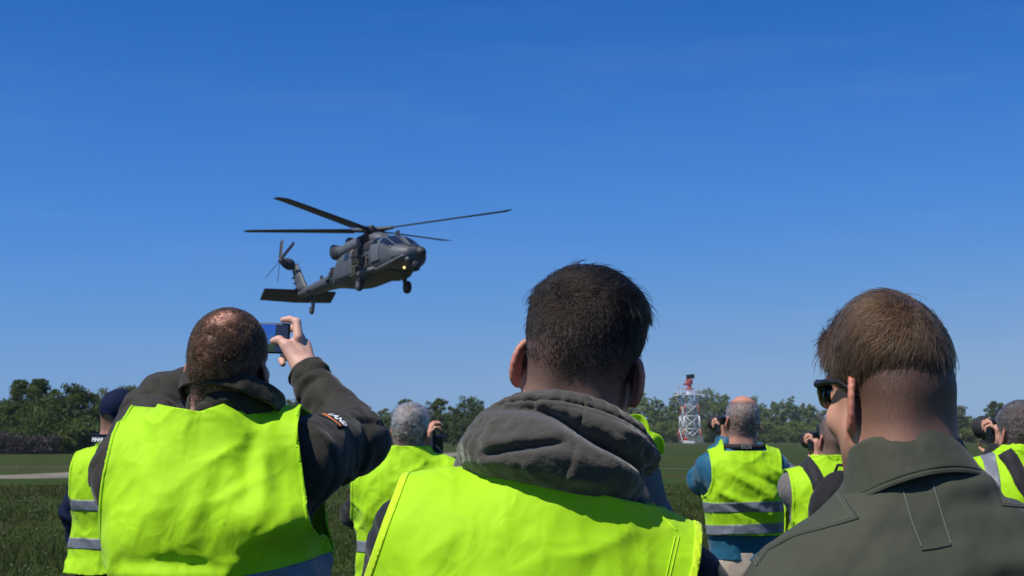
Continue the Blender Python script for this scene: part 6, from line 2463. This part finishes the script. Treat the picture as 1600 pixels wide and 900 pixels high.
E_.vest(M['vest'], off=0.040, hem=0.80, h=0.010, amp=0.009, flare=0.03, stripes=[(1.10, 0.055, 0.0), (0.93, 0.055, 0.0)], arm_r=0.09, armpit=1.12,
        edge=[(1.10, 0.30), (1.20, 0.275), (1.30, 0.262), (1.40, 0.262), (1.55, 0.27)], dropneck=1.445)
E_.trousers(M['darktrouser'])
E_.collar('collar', M['black'], STAND, nu=60, nv=16, u0=-2.6, u1=2.6, sx=1.12, sy=1.12)
E_.collar('lanyard', M['red_cord'], [(0.0, 0.0955, 0.040), (0.5, 0.0985, 0.045), (1.0, 0.0955, 0.049)], nu=60, nv=8, u0=-2.4, u1=2.4, sx=1.02, sy=1.02,
            frame=E_.T @ Matrix.Translation((0, -0.012, 1.47)) @ Matrix.Rotation(rad(9), 4, 'Y'))
slr('camera', 'black camera held at the right cheek of the grey-haired man', at(672, 694, 6.72), (-0.12, 1, 0.10), 0.9)

# ---------------------------------------------------------------- bald man in teal jacket
FX_, FY_ = at(1160, HOR, 7.2).x, 7.2
FSC = 0.985
f_loc = (FX_, FY_)
f_wl = L3(at(1134, 688, 7.44), f_loc, FSC)
f_wr = L3(at(1176, 698, 7.46), f_loc, FSC)
f_el = L3(at(1098, 752, 7.32), f_loc, FSC)
f_er = L3(at(1222, 748, 7.32), f_loc, FSC)
fb = (0.005, -0.015, 0.135)
F_p = Person('bald man in teal jacket and striped yellow vest with beige trousers', f_loc, scale=FSC, head=(0.0, 0.02, 1.605), hrot=(4, 3, 6), fine=0.006, coarse=0.015, skin=SKIN_G,
             hmask=std_mask(0.75, bald=fb, br=0.085), armL=(f_el, f_wl), armR=(f_er, f_wr), handL=(frame_from((-0.1, 0.1, 1), (1, -0.6, 0), f_wl), dict(curl=(0.9, 1.0, 1.1, 1.1))),
             handR=(frame_from((-0.1, 0.15, 1), (-1, -0.6, 0), f_wr), dict(curl=(0.8, 0.8, 0.8, 0.9))), wide=0.92, shoulder=(0.155, -0.01, 1.395), redness=lambda P: 0.3 * smooth01(0.07, 0.12, P[:, 2]))
grow_hair('hair', F_p.o, F_p.V, F_p.F, F_p.Hi, 6500, lambda p: std_den(p) * smooth01(0.078, 0.092, np.linalg.norm(p - np.array(fb), axis=1)), lambda p: 0.017 + 0 * p[:, 0], lambda p, n: np.array([0, -0.3, -1.0]) + 0 * p, HAIR_GREY, r0=0.0011, nseg=4, lift=0.4, jitter=0.55, seed=23)
F_p.jacket(M['teal'], 'jacket', off=0.020, hem=0.915, h=0.010, sleeve=(0.080, 0.070, 0.048), amp=0.009)


def f_disp(q, n):
    x, z = q[:, 0], q[:, 2]
    d = ridge(x, z, (-0.12, 1.40), (0.15, 1.25), 0.02, 0.012) - ridge(x, z, (-0.02, 1.40), (0.18, 1.30), 0.02, 0.012) + ridge(x, z, (-0.16, 1.30), (0.14, 1.16), 0.018, 0.012)
    d += ridge(x, z, (0.10, 1.42), (0.20, 1.36), 0.014, 0.010) - ridge(x, z, (-0.15, 1.24), (0.10, 1.14), 0.016, 0.009)
    return np.where(q[:, 1] < 0.02, d, 0)


F_p.vest(M['vest'], off=0.034, hem=1.04, h=0.009, amp=0.007, stripes=[(1.215, 0.05, 0.03), (1.105, 0.05, 0.05)], disp=f_disp, dropneck=1.465, armpit=1.25, neck_r=0.108, nclip=lambda q: np.where(np.abs(q[:, 0]) < 0.11, q[:, 2] - 1.492, -0.2),
         edge=[(1.24, 0.23), (1.28, 0.195), (1.34, 0.178), (1.42, 0.178), (1.55, 0.185)], flare=0.01)
F_p.trousers(M['khaki'], top=0.95)
F_p.collar('collar', M['teal'], STAND, nu=60, nv=14, u0=-2.6, u1=2.6, sx=1.12, sy=1.12)
ns = F_p.collar('neck_strap', M['strap'], [(0.0, 0.094, 0.028), (0.5, 0.101, 0.042), (1.0, 0.094, 0.056)], nu=60, nv=8, u0=-2.0, u1=2.0, sx=1.06, sy=1.06)
text_mesh('lettering', 'EOS', 0.030, M['grey_print'], ns, F_p.T @ Matrix.Translation((0.0, -0.124, 1.513)) @ Matrix.Rotation(rad(90), 4, 'X'))
mb = MB()
for s_ in (-1, 1):
    mb.tube([F_p.H @ Vector((s_ * 0.079, -0.024, 0.012)), F_p.H @ Vector((s_ * 0.081, 0.01, 0.022)), F_p.H @ Vector((s_ * 0.072, 0.09, 0.024))], 0.0022, 6)
mb.tube([F_p.H @ Vector((x, 0.112 - 0.02 * abs(x) / 0.07, 0.022)) for x in np.linspace(-0.072, 0.072, 7)], 0.002, 6)
mb.obj('spectacles', M['steel'], F_p.o, smooth=True)
slr('camera', 'camera with long dark lens raised by the bald man in teal', at(1140, 664, 7.46), (-0.35, 1, 0.12), 1.0, 0.15, 0.037)
mb = MB()

# ---------------------------------------------------------------- man with the black backpack
GX, GY = at(1300, HOR, 6.2).x, 6.2
GSC = 0.93
g_loc = (GX, GY)
g_wl = L3(at(1280, 716, 6.44), g_loc, GSC)
g_el = L3(at(1240, 752, 6.30), g_loc, GSC)
Gp = Person('man in yellow vest carrying a black backpack, beside the flight suit shoulder', g_loc, rz=0, scale=GSC, head=(0.025, 0.02, 1.60), hrot=(2, 0, 4), fine=0.006, coarse=0.016, skin=SKIN_G, hmask=std_mask(0.75),
            armL=(g_el, g_wl), armR=((0.26, 0.12, 1.20), (0.06, 0.34, 1.50)), handL=(frame_from((-0.05, 0.1, 1), (1, -0.5, 0), g_wl), dict(curl=(0.9, 1.0, 1.1, 1.1))), wide=1.06)
grow_hair('hair', Gp.o, Gp.V, Gp.F, Gp.Hi, 8000, std_den, lambda p: 0.010 + 0 * p[:, 0], lambda p, n: np.array([0, -0.2, -1.0]) + 0 * p, HAIR_SALT, r0=0.0009, nseg=4, lift=0.35, jitter=0.4, seed=25)
Gp.jacket(M['grey'], 'shirt', off=0.012, hem=0.78, h=0.012, short=True, sleeve=(0.078, 0.074, 0.05))
Gp.vest(M['vest'], off=0.034, hem=0.80, h=0.010, amp=0.008, stripes=[(1.10, 0.055, 0), (0.95, 0.055, 0)], dropneck=1.455, edge=[(1.14, 0.25), (1.20, 0.225), (1.28, 0.215), (1.40, 0.215), (1.55, 0.22)])
Gp.trousers(M['darktrouser'])
Gp.collar('collar', M['black'], STAND, nu=50, nv=12, u0=-2.6, u1=2.6, sx=1.02, sy=1.02)
slr('camera', 'black camera with round lens raised in front of the backpack wearer', at(1287, 690, 6.48), (-0.30, 1, 0.10), 1.0, 0.12, 0.037)
bp = empty('backpack', (GX, GY, 0.075))
bp.scale = (GSC,) * 3
tag(bp, 'black backpack with white lettering worn over a yellow vest', 'backpack')
G = Grid(steps(-0.22, 0.22, 0.01), steps(-0.42, -0.05, 0.01), steps(0.90, 1.46, 0.01))
G.ell((0, -0.235, 1.14), (0.165, 0.105, 0.235), None, 0.03)
G.ell((0, -0.215, 1.20), (0.150, 0.090, 0.185), None, 0.03)
G.ell((0, -0.30, 1.05), (0.125, 0.075, 0.13), None, 0.015)
V, F = G.nets(2)
V = (V + vnormals(V, F) * (0.006 * fbm(V * 14, 3, 2))[:, None]).astype(np.float32)
bpo = obj('pack_body', V, F, M['black'], bp)
for s_ in (-1, 1):
    strap_band('shoulder_strap', M['strap'], bp, Gp.vV, Gp.vF, [(s_ * 0.085, -0.16, 1.34), (s_ * 0.105, -0.13, 1.43), (s_ * 0.115, -0.03, 1.49), (s_ * 0.115, 0.09, 1.42), (s_ * 0.12, 0.14, 1.28)], 0.062, 0.008).location = (0, 0, -0.08)
mb = MB()
mb.tube([(-0.04, -0.22, 1.375), (-0.03, -0.235, 1.41), (0.03, -0.235, 1.41), (0.04, -0.22, 1.375)], 0.008, 6)
mb.obj('grab_handle', M['strap'], bp, smooth=True)
mb = MB()
mb.tube([(x, -0.300 - 0.045 * (1 - (x / 0.12) ** 2), 1.235 - 1.2 * x * x) for x in np.linspace(-0.12, 0.12, 11)], 0.005, 6)
mb.obj('zip', M['strap'], bpo, smooth=True)
text_mesh('lettering', 'B', 0.055, M['white_print'], bpo, Matrix.Translation((0.03, -0.338, 1.20)) @ Matrix.Rotation(rad(78), 4, 'X'), bold=0.002)

# ---------------------------------------------------------------- man at the right edge
HX, HY = at(1596, HOR, 5.4).x, 5.4
HSC = 0.945
h_loc = (HX, HY)
h_wl = L3(at(1565, 700, 5.62), h_loc, HSC)
Hp = Person('man at the right picture edge with curly dark grey hair and wide camera strap', h_loc, scale=HSC, head=(0.0, 0.02, 1.60), hrot=(3, 0, 8), fine=0.006, coarse=0.016, skin=SKIN_G, hmask=std_mask(0.8),
            armL=((-0.27, 0.16, 1.24), h_wl), armR=((0.27, 0.14, 1.22), (0.06, 0.36, 1.52)), handL=(frame_from((-0.1, 0.1, 1), (1, -0.5, 0), h_wl), dict(curl=(0.9, 1.0, 1.1, 1.1))), wide=1.14, shoulder=(0.180, 0.0, 1.445))
grow_hair('hair', Hp.o, Hp.V, Hp.F, Hp.Hi, 12000, std_den, lambda p: np.interp(p[:, 2], [-0.08, 0.0, 0.08], [0.012, 0.024, 0.030]), lambda p, n: np.stack([vnoise(p * 40, 1), vnoise(p * 40, 5), vnoise(p * 40, 9) - 0.4], 1), HAIR_SALT, r0=0.0010, nseg=6, lift=0.4, jitter=0.5, curl=0.8, curlf=200, seed=27)
Hp.jacket(M['black'], 'jacket', off=0.012, hem=0.78, h=0.012)
Hp.vest(M['vest'], off=0.036, hem=0.80, h=0.010, amp=0.007, stripes=[(1.10, 0.055, 0), (0.95, 0.055, 0)], vstripes=[(-0.165, 0.05, 1.13, 0.10), (0.165, 0.05, 1.13, -0.10)], dropneck=1.455, arm_r=0.09,
        edge=[(1.14, 0.29), (1.20, 0.265), (1.28, 0.255), (1.40, 0.255), (1.55, 0.26)])
Hp.trousers(M['darktrouser'])
Hp.collar('collar', M['black'], STAND, nu=50, nv=12, u0=-2.6, u1=2.6, sx=1.05, sy=1.05)
nst = Hp.collar('neck_strap', M['strap'], [(0.0, 0.094, 0.010), (0.5, 0.099, 0.030), (1.0, 0.093, 0.052)], nu=50, nv=8, u0=-2.0, u1=2.0, sx=1.06, sy=1.06)
text_mesh('lettering', 'NIKON', 0.034, M['yellow_print'], nst, Hp.T @ Matrix.Translation((0.0, -0.121, 1.500)) @ Matrix.Rotation(rad(86), 4, 'X'), bold=0.001)
strap_band('bag_strap', M['strap'], Hp.o, Hp.vV, Hp.vF, [(-0.075, -0.05, 1.51), (-0.06, -0.14, 1.42), (-0.01, -0.17, 1.32), (0.06, -0.17, 1.22), (0.16, -0.15, 1.10)], 0.060, 0.007)
strap_band('sling_strap', M['navy'], Hp.o, Hp.vV, Hp.vF, [(0.14, -0.12, 1.44), (0.05, -0.17, 1.34), (0.0, -0.18, 1.27), (-0.10, -0.16, 1.16)], 0.045, 0.012)
slr('camera', 'black camera with round lens raised by the man at the right picture edge', at(1569, 671, 5.66), (-0.25, 1, 0.10), 1.0, 0.13, 0.042)

# ---------------------------------------------------------------- tall man hidden behind the hooded man, grey sleeve and flapping vest
IX, IY = at(868, HOR, 4.1).x, 4.1
ISC = 1.055
Ip = Person('man in grey fleece mostly hidden behind the hooded man, vest blown off his shoulder', (IX, IY), scale=ISC, head=(0.0, 0.0, 1.60), fine=0.009, coarse=0.018, skin=SKIN_G, hmask=std_mask(0.7), wide=0.98, armR=((0.262, -0.02, 1.13), (0.262, 0.05, 0.88)), armL=((-0.262, -0.02, 1.13), (-0.262, 0.05, 0.88)))
grow_hair('hair', Ip.o, Ip.V, Ip.F, Ip.Hi, 4000, std_den, lambda p: 0.010 + 0 * p[:, 0], lambda p, n: np.array([0, -0.2, -1.0]) + 0 * p, HAIR_SALT, r0=0.0012, nseg=4, seed=29)
Ip.jacket(M['grey'], 'fleece', off=0.020, hem=0.80, h=0.011, sleeve=(0.085, 0.072, 0.05), amp=0.006)
Ip.trousers(M['darktrouser'])
Ip.collar('collar', M['black'], STAND, nu=50, nv=12, u0=-2.6, u1=2.6, sx=1.05, sy=1.05)
iv = [L3(at(px, py, Y), (IX, IY), ISC) for px, py, Y in ((960, 668, 3.96), (985, 656, 3.95), (998, 655, 3.94), (1006, 668, 3.93), (1010, 684, 3.93), (1018, 690, 3.92), (1024, 700, 3.92), (1031, 710, 3.93))]
wd_ = [0.030, 0.018, 0.017, 0.014, 0.014, 0.034, 0.036, 0.010]
rows = []
for i, p in enumerate(iv):
    d = (iv[min(i + 1, 7)] - iv[max(i - 1, 0)]).normalized()
    s_ = d.cross(Vector((0.25, 1, 0.1))).normalized()
    rows.append([p + s_ * (wd_[i] * k) + Vector((0, 0.02 * math.sin(k * 2.2 + i), 0.006 * math.cos(k * 3 + i))) for k in np.linspace(-1, 1, 7)])
mb = MB()
mb.loft(rows, closed=False, caps=False)
vo = mb.obj('vest', M['vest'], Ip.o, smooth=True)
solidify(vo, 0.004, 0)
sb = vo.modifiers.new('soft', 'SUBSURF')
sb.levels = sb.render_levels = 2

# ================================================================ thin spring haze over the airfield
hz_m = bpy.data.materials.new('spring_haze')
hz_m.use_nodes = True
ht = hz_m.node_tree
ht.nodes.clear()
h_out = ht.nodes.new("ShaderNodeOutputMaterial")
h_vol = ht.nodes.new("ShaderNodeVolumePrincipled")
h_vol.inputs['Color'].default_value = (0.80, 0.88, 1.0, 1)
h_vol.inputs['Density'].default_value = 0.00015
h_vol.inputs['Anisotropy'].default_value = 0.2
ht.links.new(h_vol.outputs['Volume'], h_out.inputs['Volume'])
mb = MB()
mb.box((0, 1770, 14.5), (5300, 3760, 31))
tag(mb.obj('haze', hz_m), 'thin spring haze paling the far woodland', 'haze', kind='stuff')
